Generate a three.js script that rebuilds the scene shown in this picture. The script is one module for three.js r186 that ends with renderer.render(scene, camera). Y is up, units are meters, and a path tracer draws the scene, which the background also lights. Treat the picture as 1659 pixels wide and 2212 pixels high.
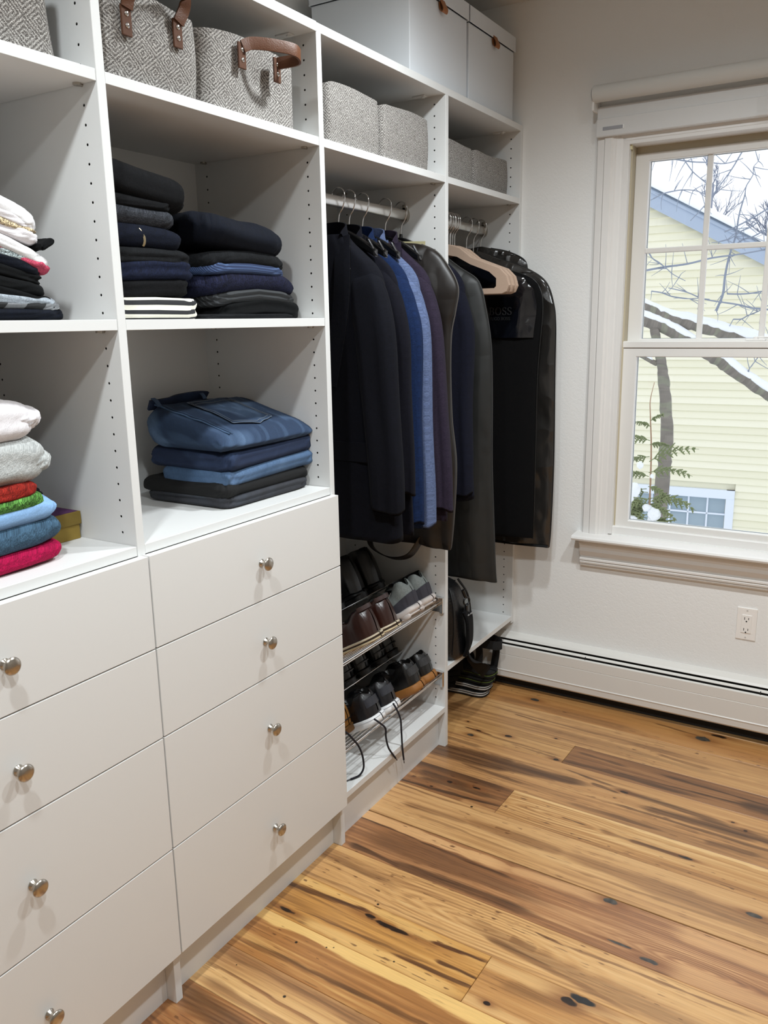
import * as THREE from 'three';
import { RoundedBoxGeometry } from 'three/addons/geometries/RoundedBoxGeometry.js';
import { mergeGeometries, mergeVertices, toCreasedNormals } from 'three/addons/utils/BufferGeometryUtils.js';
import { FontLoader } from 'three/addons/loaders/FontLoader.js';
import { TextGeometry } from 'three/addons/geometries/TextGeometry.js';

// ---------------------------------------------------------------- camera, sky, lamps, exposure
// cabinets along x = 0 (fronts), window wall at z = 0, floor y = 0, metres
const scene = new THREE.Scene();
const camera = new THREE.PerspectiveCamera(63.82, 1659 / 2212, 0.05, 120);
camera.rotation.order = 'YXZ';
camera.position.set(1.2111, 1.4682, 2.9772);
camera.rotation.set(-0.2266, 0.5492, -0.0168);
scene.add(camera);
const renderer = new THREE.WebGLRenderer({ antialias: true });
renderer.toneMapping = THREE.LinearToneMapping;
renderer.toneMappingExposure = 1.0;
renderer.shadowMap.enabled = true;
// bright overcast winter sky
scene.background = new THREE.Color().setRGB(1.18, 1.24, 1.32);
// four recessed ceiling lamps in a square, read from the knob and shelf shadows
const LAMPS = [[0.54, 1.21], [0.54, 2.66], [1.27, 1.21], [1.27, 2.62]];
const CEIL = 2.545;
const LAMP_CD = 5.3, LAMP_RGB = [0.90, 0.965, 1.0];

// ---------------------------------------------------------------- helpers
const used = new Map();
function numbered(n) {
  const k = used.get(n) ?? 0; used.set(n, k + 1);
  return k ? `${n}_${String(k).padStart(3, '0')}` : n;
}
function rng(seed) { let s = (seed * 2654435761) >>> 0 || 1; return () => { s ^= s << 13; s >>>= 0; s ^= s >>> 17; s ^= s << 5; s >>>= 0; return s / 4294967296; }; }
function hash2(x, y, s) {
  let h = Math.imul(x, 374761393) ^ Math.imul(y, 668265263) ^ Math.imul(s + 11, 1274126177);
  h = Math.imul(h ^ (h >>> 13), 1274126177); h ^= h >>> 16;
  return (h >>> 0) / 4294967296;
}
const sm = t => t * t * (3 - 2 * t);
function noise(x, y, s = 0) {
  const xi = Math.floor(x), yi = Math.floor(y), u = sm(x - xi), v = sm(y - yi);
  const a = hash2(xi, yi, s), b = hash2(xi + 1, yi, s), c = hash2(xi, yi + 1, s), d = hash2(xi + 1, yi + 1, s);
  return a + (b - a) * u + (c - a) * v + (a - b - c + d) * u * v;
}
function pnoise(x, y, px, py, s = 0) {   // periodic
  const xi = Math.floor(x), yi = Math.floor(y), u = sm(x - xi), v = sm(y - yi);
  const m = (a, p) => ((a % p) + p) % p;
  const a = hash2(m(xi, px), m(yi, py), s), b = hash2(m(xi + 1, px), m(yi, py), s), c = hash2(m(xi, px), m(yi + 1, py), s), d = hash2(m(xi + 1, px), m(yi + 1, py), s);
  return a + (b - a) * u + (c - a) * v + (a - b - c + d) * u * v;
}
function fbm(x, y, s = 0, o = 4) { let a = 0.5, r = 0, t = 0; for (let i = 0; i < o; i++) { r += a * noise(x, y, s + i * 7); t += a; a *= 0.5; x *= 2.03; y *= 2.03; } return r / t; }
const clamp = (v, a = 0, b = 1) => Math.min(b, Math.max(a, v));
const lerp = (a, b, t) => a + (b - a) * t;
const sstep = (a, b, v) => sm(clamp((v - a) / (b - a)));
function curve(pts, x) {      // piecewise smooth lookup
  if (x <= pts[0][0]) return pts[0][1];
  for (let i = 1; i < pts.length; i++) if (x <= pts[i][0]) { const t = (x - pts[i - 1][0]) / (pts[i][0] - pts[i - 1][0]); return lerp(pts[i - 1][1], pts[i][1], sm(t)); }
  return pts[pts.length - 1][1];
}
function dataTex(w, h, fn, srgb, rx = 1, ry = 1) {
  const d = new Uint8Array(w * h * 4);
  for (let y = 0; y < h; y++) for (let x = 0; x < w; x++) {
    const c = fn(x / w, y / h, x, y), i = (y * w + x) * 4;
    if (typeof c === 'number') d[i] = d[i + 1] = d[i + 2] = clamp(c, 0, 255);
    else { d[i] = clamp(c[0], 0, 255); d[i + 1] = clamp(c[1], 0, 255); d[i + 2] = clamp(c[2], 0, 255); }
    d[i + 3] = 255;
  }
  const t = new THREE.DataTexture(d, w, h, THREE.RGBAFormat);
  t.magFilter = THREE.LinearFilter; t.minFilter = THREE.LinearMipmapLinearFilter; t.generateMipmaps = true;
  t.wrapS = t.wrapT = THREE.RepeatWrapping; t.repeat.set(rx, ry);
  if (srgb) t.colorSpace = THREE.SRGBColorSpace;
  t.needsUpdate = true;
  return t;
}
const retile = (t, r, r2 = r) => { const c = t.clone(); c.repeat.set(r, r2); c.needsUpdate = true; return c; };
function std(color, roughness = 0.6, extra = {}) { return new THREE.MeshStandardMaterial({ color, roughness, ...extra }); }
function phys(color, roughness = 0.6, extra = {}) { return new THREE.MeshPhysicalMaterial({ color, roughness, ...extra }); }

function mesh(name, geo, mat, parent = scene) {
  const m = new THREE.Mesh(Array.isArray(geo) ? (geo.length > 1 ? merge(geo) : geo[0]) : geo, mat);
  m.castShadow = m.receiveShadow = true;
  m.name = parent === scene ? numbered(name) : name;
  parent.add(m);
  return m;
}
function merge(list) {
  return mergeGeometries(list.map(g => {
    let k = g.index ? g.toNonIndexed() : g.clone();
    for (const a of Object.keys(k.attributes)) if (!['position', 'normal', 'uv'].includes(a)) k.deleteAttribute(a);
    return k;
  }));
}
function tag(o, label, category, group) { o.userData = { label, category }; if (group) o.userData.group = group; return o; }
function thing(name, label, category, pos = [0, 0, 0], group, turn = 0) {
  const o = new THREE.Group(); o.name = numbered(name); o.position.set(...pos); o.rotation.y = turn; scene.add(o);
  return tag(o, label, category, group);
}
function struct(name, geo, mat, parent = scene) { const m = mesh(name, geo, mat, parent); if (parent === scene) m.userData.kind = 'structure'; return m; }
function structGroup(name) { const o = new THREE.Group(); o.name = numbered(name); o.userData.kind = 'structure'; scene.add(o); return o; }
// box between two corners, with softened edges when r > 0
function box(x0, y0, z0, x1, y1, z1, r = 0) {
  const w = x1 - x0, h = y1 - y0, d = z1 - z0;
  const g = r > 0 ? new RoundedBoxGeometry(w, h, d, 2, Math.min(r, w / 2.01, h / 2.01, d / 2.01)) : new THREE.BoxGeometry(w, h, d);
  return g.translate((x0 + x1) / 2, (y0 + y1) / 2, (z0 + z1) / 2);
}
function tube(pts, r, seg = 24, rad = 8, closed = false) {
  return new THREE.TubeGeometry(new THREE.CatmullRomCurve3(pts.map(p => new THREE.Vector3(...p)), closed), seg, r, rad, closed);
}
function cyl(r0, r1, h, seg = 20) { return new THREE.CylinderGeometry(r0, r1, h, seg); }
function rod(a, b, r, seg = 10) {
  const A = new THREE.Vector3(...a), B = new THREE.Vector3(...b), g = new THREE.CylinderGeometry(r, r, A.distanceTo(B), seg);
  g.applyQuaternion(new THREE.Quaternion().setFromUnitVectors(new THREE.Vector3(0, 1, 0), B.clone().sub(A).normalize()));
  return g.translate((a[0] + b[0]) / 2, (a[1] + b[1]) / 2, (a[2] + b[2]) / 2);
}
// profile [[a,b]...] swept straight; plane 'zy' gives a run along x, 'xy' a run along z
function extrude(pts, depth, bevel = 0, holes = []) {
  const s = new THREE.Shape(pts.map(p => new THREE.Vector2(...p)));
  for (const h of holes) s.holes.push(h);
  return new THREE.ExtrudeGeometry(s, { depth, bevelEnabled: bevel > 0, bevelSize: bevel, bevelThickness: bevel, bevelSegments: 2, curveSegments: 10 });
}
function runX(profileZY, x0, x1) {   // profile given as (z, y), run from x0 to x1
  const g = extrude(profileZY.map(([z, y]) => [-z, y]), x1 - x0); g.rotateY(Math.PI / 2); g.translate(x0, 0, 0); return g;
}
function grid(nu, nv, fn, closeU = false) {     // fn(u,v) -> [x,y,z,(uu,vv)]
  const pos = [], uv = [], idx = [], cols = nu + 1;
  for (let j = 0; j <= nv; j++) for (let i = 0; i <= nu; i++) { const p = fn(i / nu, j / nv); pos.push(p[0], p[1], p[2]); uv.push(p[3] ?? i / nu, p[4] ?? j / nv); }
  for (let j = 0; j < nv; j++) for (let i = 0; i < nu; i++) { const a = j * cols + i, b = a + 1, c = a + cols, d = c + 1; idx.push(a, b, d, a, d, c); }
  const g = new THREE.BufferGeometry();
  g.setAttribute('position', new THREE.Float32BufferAttribute(pos, 3)); g.setAttribute('uv', new THREE.Float32BufferAttribute(uv, 2)); g.setIndex(idx);
  g.computeVertexNormals();
  if (closeU) { const n = g.attributes.normal; for (let j = 0; j <= nv; j++) { const a = j * cols, b = a + nu; const v = new THREE.Vector3(n.getX(a) + n.getX(b), n.getY(a) + n.getY(b), n.getZ(a) + n.getZ(b)).normalize(); n.setXYZ(a, v.x, v.y, v.z); n.setXYZ(b, v.x, v.y, v.z); } }
  return g;
}

// ---------------------------------------------------------------- materials
const weaveBump = dataTex(128, 128, (u, v, x, y) => { const a = ((x >> 2) + (y >> 2)) & 1; return 110 + (a ? 40 * Math.abs(Math.sin(x * Math.PI / 4)) : 40 * Math.abs(Math.sin(y * Math.PI / 4))) + 60 * pnoise(u * 32, v * 32, 32, 32, 3); });
const fuzzBump = dataTex(256, 256, (u, v) => 255 * (0.5 * pnoise(u * 128, v * 128, 128, 128, 5) + 0.3 * pnoise(u * 48, v * 48, 48, 48, 6) + 0.2 * pnoise(u * 12, v * 12, 12, 12, 8)));
const paintBump = dataTex(256, 256, (u, v) => 255 * (0.6 * pnoise(u * 90, v * 90, 90, 90, 15) + 0.4 * pnoise(u * 30, v * 30, 30, 30, 16)));
const M = {
  melamine: std(0xdededc, 0.42),
  melamineInside: std(0xdcdcda, 0.5),
  drawer: std(0xdddcd9, 0.38),
  wall: std(0xecebe8, 0.85, { bumpMap: retile(paintBump, 4), bumpScale: 0.0004 }),
  wallLowBounce: std(0x9d978f, 0.85),  // unseen walls kept darker than the room paint to cut bounced light
  ceiling: std(0xe0deda, 0.9),
  trim: std(0xe6e3df, 0.4),
  sash: std(0xe2dfda, 0.42),
  jamb: std(0xb9ae95, 0.55),
  chrome: std(0xdcdcdc, 0.14, { metalness: 1 }),
  nickel: std(0xb9b2a8, 0.26, { metalness: 1 }),
  satin: std(0xd8d6d2, 0.34, { metalness: 0.75 }),
  bore: std(0x2b2119, 0.95),
  black: std(0x0b0b0c, 0.45),
  leather: std(0x5c3418, 0.5, { bumpMap: retile(fuzzBump, 8), bumpScale: 0.0004 }),
};
// woven cloth in one colour, with threads and small tone changes of its own
const clothCache = new Map();
function cloth(hex, { vary = 0.12, scale = 1, fuzz = false, rough = 0.9, sheen = 0.12, heather = 0, bump = 0.0006 } = {}) {
  const key = [hex, vary, scale, fuzz, rough, sheen, heather, bump].join();
  if (clothCache.has(key)) return clothCache.get(key);
  const c = new THREE.Color(hex), k = [c.r, c.g, c.b].map(v => 255 * (v <= 0.0031308 ? v * 12.92 : 1.055 * v ** (1 / 2.4) - 0.055));
  const t = dataTex(128, 128, (u, v) => {
    const n = (pnoise(u * 64, v * 64, 64, 64, hex & 255) - 0.5) * vary * 2 + (pnoise(u * 10, v * 10, 10, 10, 4) - 0.5) * vary * 0.6;
    const h = heather ? (pnoise(u * 20, v * 110, 20, 110, 77) > 0.62 ? heather : 0) : 0;
    return k.map(q => q * (1 + n) + 255 * h + 6 * n);
  }, true, 14 * scale, 14 * scale);
  const m = phys(0xffffff, rough, { map: t, bumpMap: fuzz ? retile(fuzzBump, 9 * scale) : retile(weaveBump, 26 * scale), bumpScale: bump, specularIntensity: 0.35, sheen, sheenRoughness: 0.7, sheenColor: new THREE.Color(hex).lerp(new THREE.Color(0xffffff), 0.12) });
  clothCache.set(key, m);
  return m;
}

// ---------------------------------------------------------------- room shell
const XL = -0.42, XR = 2.25, ZB = 3.85;
const WIN = { x0: 0.372, x1: 1.288, y0: 0.686, y1: 2.05 };
{
  // window wall with its opening, 0.16 thick
  const outer = new THREE.Shape([[XL - 0.15, -0.1], [XR + 0.15, -0.1], [XR + 0.15, CEIL + 0.1], [XL - 0.15, CEIL + 0.1]].map(p => new THREE.Vector2(...p)));
  outer.holes.push(new THREE.Path([[WIN.x0, WIN.y0], [WIN.x0, WIN.y1], [WIN.x1, WIN.y1], [WIN.x1, WIN.y0]].map(p => new THREE.Vector2(...p))));
  const g = new THREE.ExtrudeGeometry(outer, { depth: 0.16, bevelEnabled: false }); g.translate(0, 0, -0.16);
  struct('wall_back', g, M.wall);
  struct('wall_left', box(XL - 0.15, -0.1, 0, XL, CEIL + 0.1, ZB), M.wall);
  struct('wall_right', box(XR, -0.1, 0, XR + 0.15, CEIL + 0.1, ZB), M.wallLowBounce);
  struct('wall_front', box(XL - 0.15, -0.1, ZB, XR + 0.15, CEIL + 0.1, ZB + 0.15), M.wallLowBounce);
  // ceiling with round openings for the lamp cans
  const cs = new THREE.Shape([[XL, 0], [XR, 0], [XR, ZB], [XL, ZB]].map(p => new THREE.Vector2(p[0], p[1])));
  for (const [x, z] of LAMPS) { const h = new THREE.Path(); h.absarc(x, z, 0.062, 0, Math.PI * 2, true); cs.holes.push(h); }
  const cg = new THREE.ExtrudeGeometry(cs, { depth: 0.04, bevelEnabled: false, curveSegments: 20 }); cg.rotateX(Math.PI / 2); cg.translate(0, CEIL + 0.04, 0);
  struct('ceiling', [cg, box(XL, CEIL + 0.12, 0, XR, CEIL + 0.16, ZB)], M.ceiling);
}
// recessed lamps: white can, trim ring, glowing disc, and the light itself just below the disc
LAMPS.forEach(([x, z], i) => {
  const t = thing('recessed_lamp', 'small round recessed ceiling lamp with a white trim ring', 'lamp', [x, CEIL, z], 'recessed ceiling lamps');
  const can = new THREE.LatheGeometry([[0.06, 0.06], [0.058, 0.0], [0.076, -0.004], [0.078, 0.0]].map(p => new THREE.Vector2(...p)), 28);
  mesh('trim_ring', can, std(0xf2f2f0, 0.5, { side: THREE.DoubleSide }), t);
  const disc = cyl(0.056, 0.056, 0.006, 28).translate(0, 0.045, 0);
  mesh('diffuser', disc, std(0xffffff, 0.5, { emissive: new THREE.Color().setRGB(...LAMP_RGB), emissiveIntensity: 14 }), t);
  const s = new THREE.SpotLight(new THREE.Color().setRGB(...LAMP_RGB), LAMP_CD, 0, 1.45, 0.72, 2);
  s.position.set(x, CEIL - 0.012, z); s.target.position.set(x, 0, z); s.castShadow = true; s.shadow.radius = 2.4; s.shadow.mapSize.set(1024, 1024); s.shadow.bias = -0.0005;
  scene.add(s, s.target);
});

// ---------------------------------------------------------------- floor of random-width hickory planks
const floor = structGroup('floor');
{
  const TILT = 0.0285;
  const grp = floor;
  mesh('subfloor', box(XL - 0.1, -0.1, -0.1, XR + 0.1, -0.022, ZB), std(0x1b130c, 0.95), grp);
  // one board's wood: base tone, heart bands, streaks, knots, pores; marks are given in metres (x along, w across)
  function board(x0, w0, len, wid, o) {
    const res = Math.min(o.res ?? 1000, 1800 / len), W = Math.round(len * res), H = Math.max(48, Math.round(wid * res)), s = o.seed;
    const base = o.base ?? [198, 150, 97], dark = o.dark ?? [112, 74, 44], pale = o.pale ?? [221, 178, 120];
    return dataTex(W, H, (u, v) => {
      const x = x0 + u * len, w = w0 + v * wid;
      // the grain bends around knots
      let g = w + 0.012 * (fbm(x * 1.6, w * 9, s + 1, 3) - 0.5) + 0.006 * (fbm(x * 5, w * 20, s + 9, 2) - 0.5), kd = 0, kr = 0, halo = 0;
      for (const k of o.knots ?? []) {
        const dx = (x - k[0]) / k[2], dv = (w - k[1]) / k[3], r = Math.hypot(dx, dv) * (1 + 0.5 * (noise(x * 90, w * 90, s) - 0.5));
        g += Math.sign(dv || 1) * -0.4 * k[3] * Math.exp(-((dx / 3.2) ** 2)) * Math.exp(-((dv / 3) ** 2));
        if (r < 1) { kd = Math.max(kd, sstep(1, 0.7, r)); kr = k[4] ?? 0; }
        halo = Math.max(halo, Math.exp(-((dx / 2.2) ** 2)) * Math.exp(-((dv / 1.5) ** 2)));
      }
      let d = 0, pl = 0;
      for (const b of o.bands ?? []) {       // [x0, x1, w at x0, w at x1, half width, strength, softness]
        const t = (x - b[0]) / (b[1] - b[0]); if (t < -0.08 || t > 1.08) continue;
        const c = lerp(b[2], b[3], clamp(t)) + 0.010 * (fbm(x * 4, 3.7, s + b[2] * 50, 2) - 0.5), ends = sstep(-0.08, 0.1, t) * sstep(1.08, 0.8, t);
        const hw = b[4] * (0.6 + 0.8 * noise(x * 7, 1.3, s + 21 + b[5] * 9)) * (0.4 + 0.6 * ends), so = b[6] ?? 0.6;
        const k = sstep(hw * (1 + so), hw * (1 - so * 0.8), Math.abs(g - c + 0.005 * (noise(x * 26, w * 240, s + 5) - 0.5))) * ends;
        if (b[5] > 0) d = Math.max(d, k * b[5]); else pl = Math.max(pl, -k * b[5]);
      }
      const rings = o.cath ? 0.5 + 0.5 * Math.sin((Math.hypot((x - o.cath[0]) * 0.14, g - o.cath[1]) + 0.006 * fbm(x * 9, w * 50, s + 4, 2)) * o.cath[2]) : 0.5;
      const near = o.cath ? Math.exp(-(((x - o.cath[0]) / (o.cath[3] ?? 0.35)) ** 2)) : 0;
      const grain = fbm(x * 3.2, g * 130, s + 30, 3), fine = noise(x * 26, w * 900, s + 31), tone = fbm(x * 1.3, g * 16, s + 33, 3), strand = fbm(x * 9, g * 300, s + 35, 2);
      const q = (tone - 0.5) * 0.8 + (grain - 0.5) * 0.75 + (strand - 0.5) * 0.3 + (rings - 0.5) * 0.45 * near;
      let c = [0, 1, 2].map(i => q > 0 ? lerp(base[i], pale[i], clamp(q * 1.7)) : lerp(base[i], dark[i], clamp(-q * 1.2)));
      c = c.map((a, i) => lerp(a, pale[i], pl));
      d = clamp(d * (0.72 + 0.9 * (grain - 0.3)));
      c = c.map((a, i) => lerp(a, dark[i] * (0.9 + 0.5 * (strand - 0.5)), d));
      const pore = sstep(0.78, 0.92, noise(x * 22, w * 420, s + 40)) * sstep(0.45, 0.7, noise(x * 4, w * 30, s + 41)) * 0.3;
      const fleck = sstep(0.86, 0.95, noise(x * 36, w * 230, s + 44)) * sstep(0.6, 0.78, noise(x * 3, w * 14, s + 45)) * 0.6;
      c = c.map((a, i) => lerp(a * (0.965 + 0.07 * fine), [70, 40, 22][i], Math.max(pore, fleck)));
      c = c.map((a, i) => lerp(a, [112, 64, 32][i], 0.7 * halo * (0.5 + 0.8 * grain)));
      if (kd) c = c.map((a, i) => lerp(a, [[38, 24, 15], [62, 58, 52], [30, 30, 30]][kr][i] * (0.75 + 0.6 * noise(x * 120, w * 120, s + 50)), kd));
      for (const m of o.specks ?? []) { const r = Math.hypot(x - m[0], w - m[1]) / (m[2] ?? 0.0028); if (r < 1) c = c.map(a => a * (0.15 + 0.85 * r ** 3)); }
      return c;
    }, true);
  }
  const rough = dataTex(256, 64, (u, v) => 150 + 50 * pnoise(u * 30, v * 60, 30, 60, 61) + 30 * pnoise(u * 8, v * 8, 8, 8, 62));
  function plank(x0, x1, w0, w1, o, gap0 = 0.0005, gap1 = 0.0005) {
    const len = x1 - x0, wid = w1 - w0, map = board(x0, w0, len, wid, o);
    const m = phys(0xffffff, 0.5, { map, roughnessMap: rough, clearcoat: 0.28, clearcoatRoughness: 0.3, bumpMap: map, bumpScale: 0.0003 });
    const e = 0.0012;
    // board body with a tiny chamfer along every edge
    const P = [], U = [], I = [], ring = (x, z, ins, y) => { const a = P.length / 3; for (const [i, j] of [[0, 0], [1, 0], [1, 1], [0, 1]]) { const xx = i ? len - 0.0004 - ins : 0.0004 + ins, zz = j ? wid - gap1 - ins : gap0 + ins; P.push(xx, y, zz); U.push(xx / len, zz / wid); } return a; };
    const A = ring(0, 0, 0, -0.02), B = ring(0, 0, 0, -e), C = ring(0, 0, e * 0.8, 0);
    for (const [p, q] of [[A, B], [B, C]]) for (let k = 0; k < 4; k++) { const n = (k + 1) % 4; I.push(p + k, q + k, q + n, p + k, q + n, p + n); }
    I.push(C, C + 3, C + 2, C, C + 2, C + 1);
    const bg = new THREE.BufferGeometry(); bg.setAttribute('position', new THREE.Float32BufferAttribute(P, 3)); bg.setAttribute('uv', new THREE.Float32BufferAttribute(U, 2)); bg.setIndex(I);
    const ng = bg.toNonIndexed(); ng.computeVertexNormals();
    const mm = mesh('plank', ng, m, grp);
    mm.position.set(x0, 0, w0 + TILT * x0); mm.rotation.y = -Math.atan(TILT);
    return mm;
  }
  const A = -0.42, B = -0.08, END = 1.32, FAR = XR + 0.06;
  const heart = { base: [150, 104, 64], dark: [84, 56, 36], pale: [186, 138, 88] };
  // rows from the window wall towards the camera; the boards in view carry the marks seen in the photograph
  plank(A, FAR, -0.06, 0.02, { seed: 1, res: 350 });
  plank(A, END, 0.02, 0.18, { seed: 2, base: [184, 130, 76], pale: [202, 152, 94], knots: [[0.142, 0.101, 0.018, 0.011, 1], [0.777, 0.084, 0.026, 0.017, 1], [0.82, 0.036, 0.03, 0.009, 0]], bands: [[0, 0.6, 0.15, 0.155, 0.016, 0.35], [0.6, 0.77, 0.055, 0.075, 0.005, 0.8]] });
  plank(A, END, 0.18, 0.365, { seed: 3, base: [194, 146, 94], bands: [[0.0, 0.8, 0.24, 0.25, 0.006, 0.5], [0.12, 0.25, 0.255, 0.262, 0.003, 0.9], [0.2, 0.9, 0.30, 0.31, 0.012, 0.3], [0.66, 0.85, 0.275, 0.29, 0.01, 0.45]], knots: [[0.324, 0.352, 0.006, 0.004, 0]] });
  plank(A, 0.396, 0.365, 0.50, { seed: 4, base: [198, 150, 94], knots: [[0.166, 0.425, 0.013, 0.008, 0], [0.046, 0.487, 0.014, 0.009, 1], [0.053, 0.442, 0.012, 0.005, 0], [0.373, 0.49, 0.012, 0.008, 0], [-0.01, 0.40, 0.006, 0.005, 0]], bands: [[0.0, 0.12, 0.44, 0.45, 0.004, 0.8], [0.1, 0.39, 0.455, 0.465, 0.004, 0.5], [0.2, 0.39, 0.47, 0.485, 0.005, 0.5]] });
  plank(0.396, END, 0.365, 0.50, { seed: 5, ...heart, base: [142, 97, 60], bands: [[0.38, 0.85, 0.482, 0.468, 0.012, 0.8], [0.55, 1.1, 0.462, 0.44, 0.004, 1], [0.7, 1.2, 0.40, 0.42, 0.005, 0.9], [0.95, 1.3, 0.44, 0.44, 0.025, 0.9], [0.42, 0.6, 0.40, 0.41, 0.006, 0.6]] });
  plank(A, END, 0.50, 0.737, { seed: 6, base: [192, 142, 90], pale: [216, 172, 116], dark: [98, 66, 42], bands: [[-0.06, 0.30, 0.636, 0.612, 0.034, 0.95, 0.35], [0.2, 0.52, 0.618, 0.59, 0.026, 0.95, 0.4], [0.07, 0.17, 0.636, 0.634, 0.012, 1], [-0.05, 0.12, 0.545, 0.55, 0.008, 0.5], [0.42, 0.6, 0.535, 0.56, 0.006, 0.8], [0.52, 0.62, 0.575, 0.585, 0.007, 0.8], [0.6, 0.95, 0.565, 0.58, 0.010, 0.75], [0.7, 1.06, 0.622, 0.606, 0.022, 0.9, 0.5], [0.85, 1.25, 0.59, 0.63, 0.016, 0.85], [0.62, 1.2, 0.65, 0.655, 0.006, 0.7], [0.1, 0.34, 0.675, 0.70, 0.006, 0.6], [0.5, 0.8, 0.715, 0.712, 0.007, 0.6], [0.9, 1.05, 0.70, 0.69, 0.008, 0.6]], knots: [[0.629, 0.568, 0.016, 0.006, 0], [0.95, 0.56, 0.006, 0.004, 0], [0.99, 0.585, 0.006, 0.005, 0]] });
  plank(B, 0.318, 0.737, 0.884, { seed: 8, ...heart, base: [140, 94, 57], bands: [[-0.07, 0.34, 0.872, 0.838, 0.006, 1], [-0.07, 0.32, 0.752, 0.752, 0.010, 0.7], [0.0, 0.2, 0.79, 0.80, 0.012, 0.7], [0.02, 0.3, 0.825, 0.81, 0.009, 0.6], [0.2, 0.33, 0.872, 0.874, 0.012, -0.9]], knots: [[0.118, 0.802, 0.012, 0.007, 0], [0.08, 0.856, 0.006, 0.004, 0], [0.21, 0.79, 0.018, 0.006, 0]] });
  plank(0.318, END, 0.737, 0.884, { seed: 9, base: [190, 140, 85], pale: [230, 190, 132], cath: [0.48, 0.81, 620, 0.2], bands: [[0.30, 1.4, 0.744, 0.744, 0.006, -0.95, 0.3], [0.7, 0.9, 0.808, 0.803, 0.006, 1], [0.62, 0.8, 0.806, 0.81, 0.008, 0.6], [0.50, 0.58, 0.80, 0.806, 0.003, 0.9]], knots: [[0.865, 0.804, 0.022, 0.005, 2]] });
  plank(B, END, 0.884, 1.073, { seed: 10, base: [203, 156, 102], pale: [224, 183, 128], dark: [130, 86, 50], bands: [[-0.06, 0.3, 0.90, 0.905, 0.003, 0.6], [0.05, 0.3, 0.986, 0.972, 0.010, 0.55], [0.25, 0.6, 0.972, 0.962, 0.020, 0.65], [0.55, 1.3, 0.962, 0.98, 0.024, 0.6], [0.345, 0.40, 0.955, 0.95, 0.006, 1], [0.1, 0.5, 1.02, 1.03, 0.004, 0.4], [0.6, 1.2, 1.02, 1.0, 0.006, 0.5]], specks: [[0.24, 0.892, 0.005]], knots: [[1.06, 0.948, 0.02, 0.008, 1]] }, 0.0005, 0.0024);
  plank(B, END, 1.073, 1.263, { seed: 11, base: [160, 110, 70], dark: [90, 60, 40], pale: [212, 164, 112], bands: [[-0.08, 0.5, 1.09, 1.104, 0.021, -1, 0.25], [0.45, 0.75, 1.10, 1.085, 0.014, -0.8], [-0.05, 0.2, 1.115, 1.12, 0.003, 0.9], [0.18, 0.5, 1.124, 1.138, 0.005, 1], [0.02, 0.22, 1.236, 1.248, 0.008, 1], [0.15, 0.6, 1.245, 1.235, 0.012, 0.8], [0.05, 0.62, 1.17, 1.18, 0.030, 0.4], [0.9, 1.3, 1.10, 1.11, 0.03, -0.8], [0.92, 1.3, 1.235, 1.23, 0.03, -0.7]], cath: [0.97, 1.20, 1000, 0.16], knots: [[0.733, 1.086, 0.02, 0.012, 1], [0.875, 1.238, 0.024, 0.008, 1], [0.80, 1.222, 0.035, 0.004, 1]] }, 0.0024, 0.0005);
  plank(B, END, 1.263, 1.42, { seed: 12, base: [206, 158, 101], pale: [225, 184, 127], dark: [124, 82, 48], cath: [0.50, 1.345, 640, 0.3], bands: [[-0.05, 0.22, 1.31, 1.325, 0.014, 0.55], [0.45, 1.2, 1.345, 1.40, 0.022, 0.4], [0.5, 0.9, 1.372, 1.41, 0.007, 0.7], [0.61, 0.69, 1.293, 1.30, 0.003, 1], [0.68, 1.1, 1.298, 1.285, 0.004, 0.7], [0.56, 0.64, 1.345, 1.35, 0.010, 0.7], [-0.05, 0.5, 1.40, 1.405, 0.003, 0.4]], specks: [[0.223, 1.412, 0.004], [0.21, 1.405, 0.002]] });
  plank(B, 0.546, 1.42, 1.577, { seed: 13, base: [196, 142, 76], pale: [228, 184, 116], dark: [96, 60, 34], bands: [[-0.05, 0.24, 1.472, 1.448, 0.008, 0.95], [-0.08, 0.5, 1.433, 1.44, 0.012, -0.7], [0.4, 0.56, 1.452, 1.442, 0.004, 1], [0.44, 0.56, 1.502, 1.501, 0.004, 1], [0.34, 0.57, 1.538, 1.528, 0.004, 1], [0.05, 0.45, 1.535, 1.52, 0.003, 0.6], [0.08, 0.56, 1.56, 1.562, 0.014, -0.8], [0.3, 0.42, 1.455, 1.448, 0.010, -0.7]], knots: [[0.295, 1.465, 0.065, 0.0075, 0], [0.225, 1.458, 0.02, 0.006, 0], [0.028, 1.553, 0.026, 0.006, 0]], specks: [[0.358, 1.556, 0.003]] });
  plank(0.546, END, 1.42, 1.577, { seed: 14, base: [188, 136, 80], bands: [[0.5, 1.0, 1.44, 1.437, 0.012, -0.8], [0.5, 1.1, 1.56, 1.555, 0.012, -0.7], [0.6, 0.8, 1.48, 1.45, 0.02, 0.35]], knots: [[0.597, 1.55, 0.010, 0.007, 0], [0.772, 1.432, 0.032, 0.011, 2], [0.745, 1.45, 0.02, 0.012, 0]] });
  plank(B, END, 1.577, 1.72, { seed: 15, base: [172, 118, 66], pale: [230, 188, 118], dark: [120, 78, 42], bands: [[-0.1, 1.3, 1.588, 1.596, 0.022, -1, 0.25], [0.0, 0.6, 1.692, 1.668, 0.006, 0.8]], specks: [[0.118, 1.629, 0.0042], [0.191, 1.604, 0.0026], [0.206, 1.595, 0.0022]] });
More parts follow.
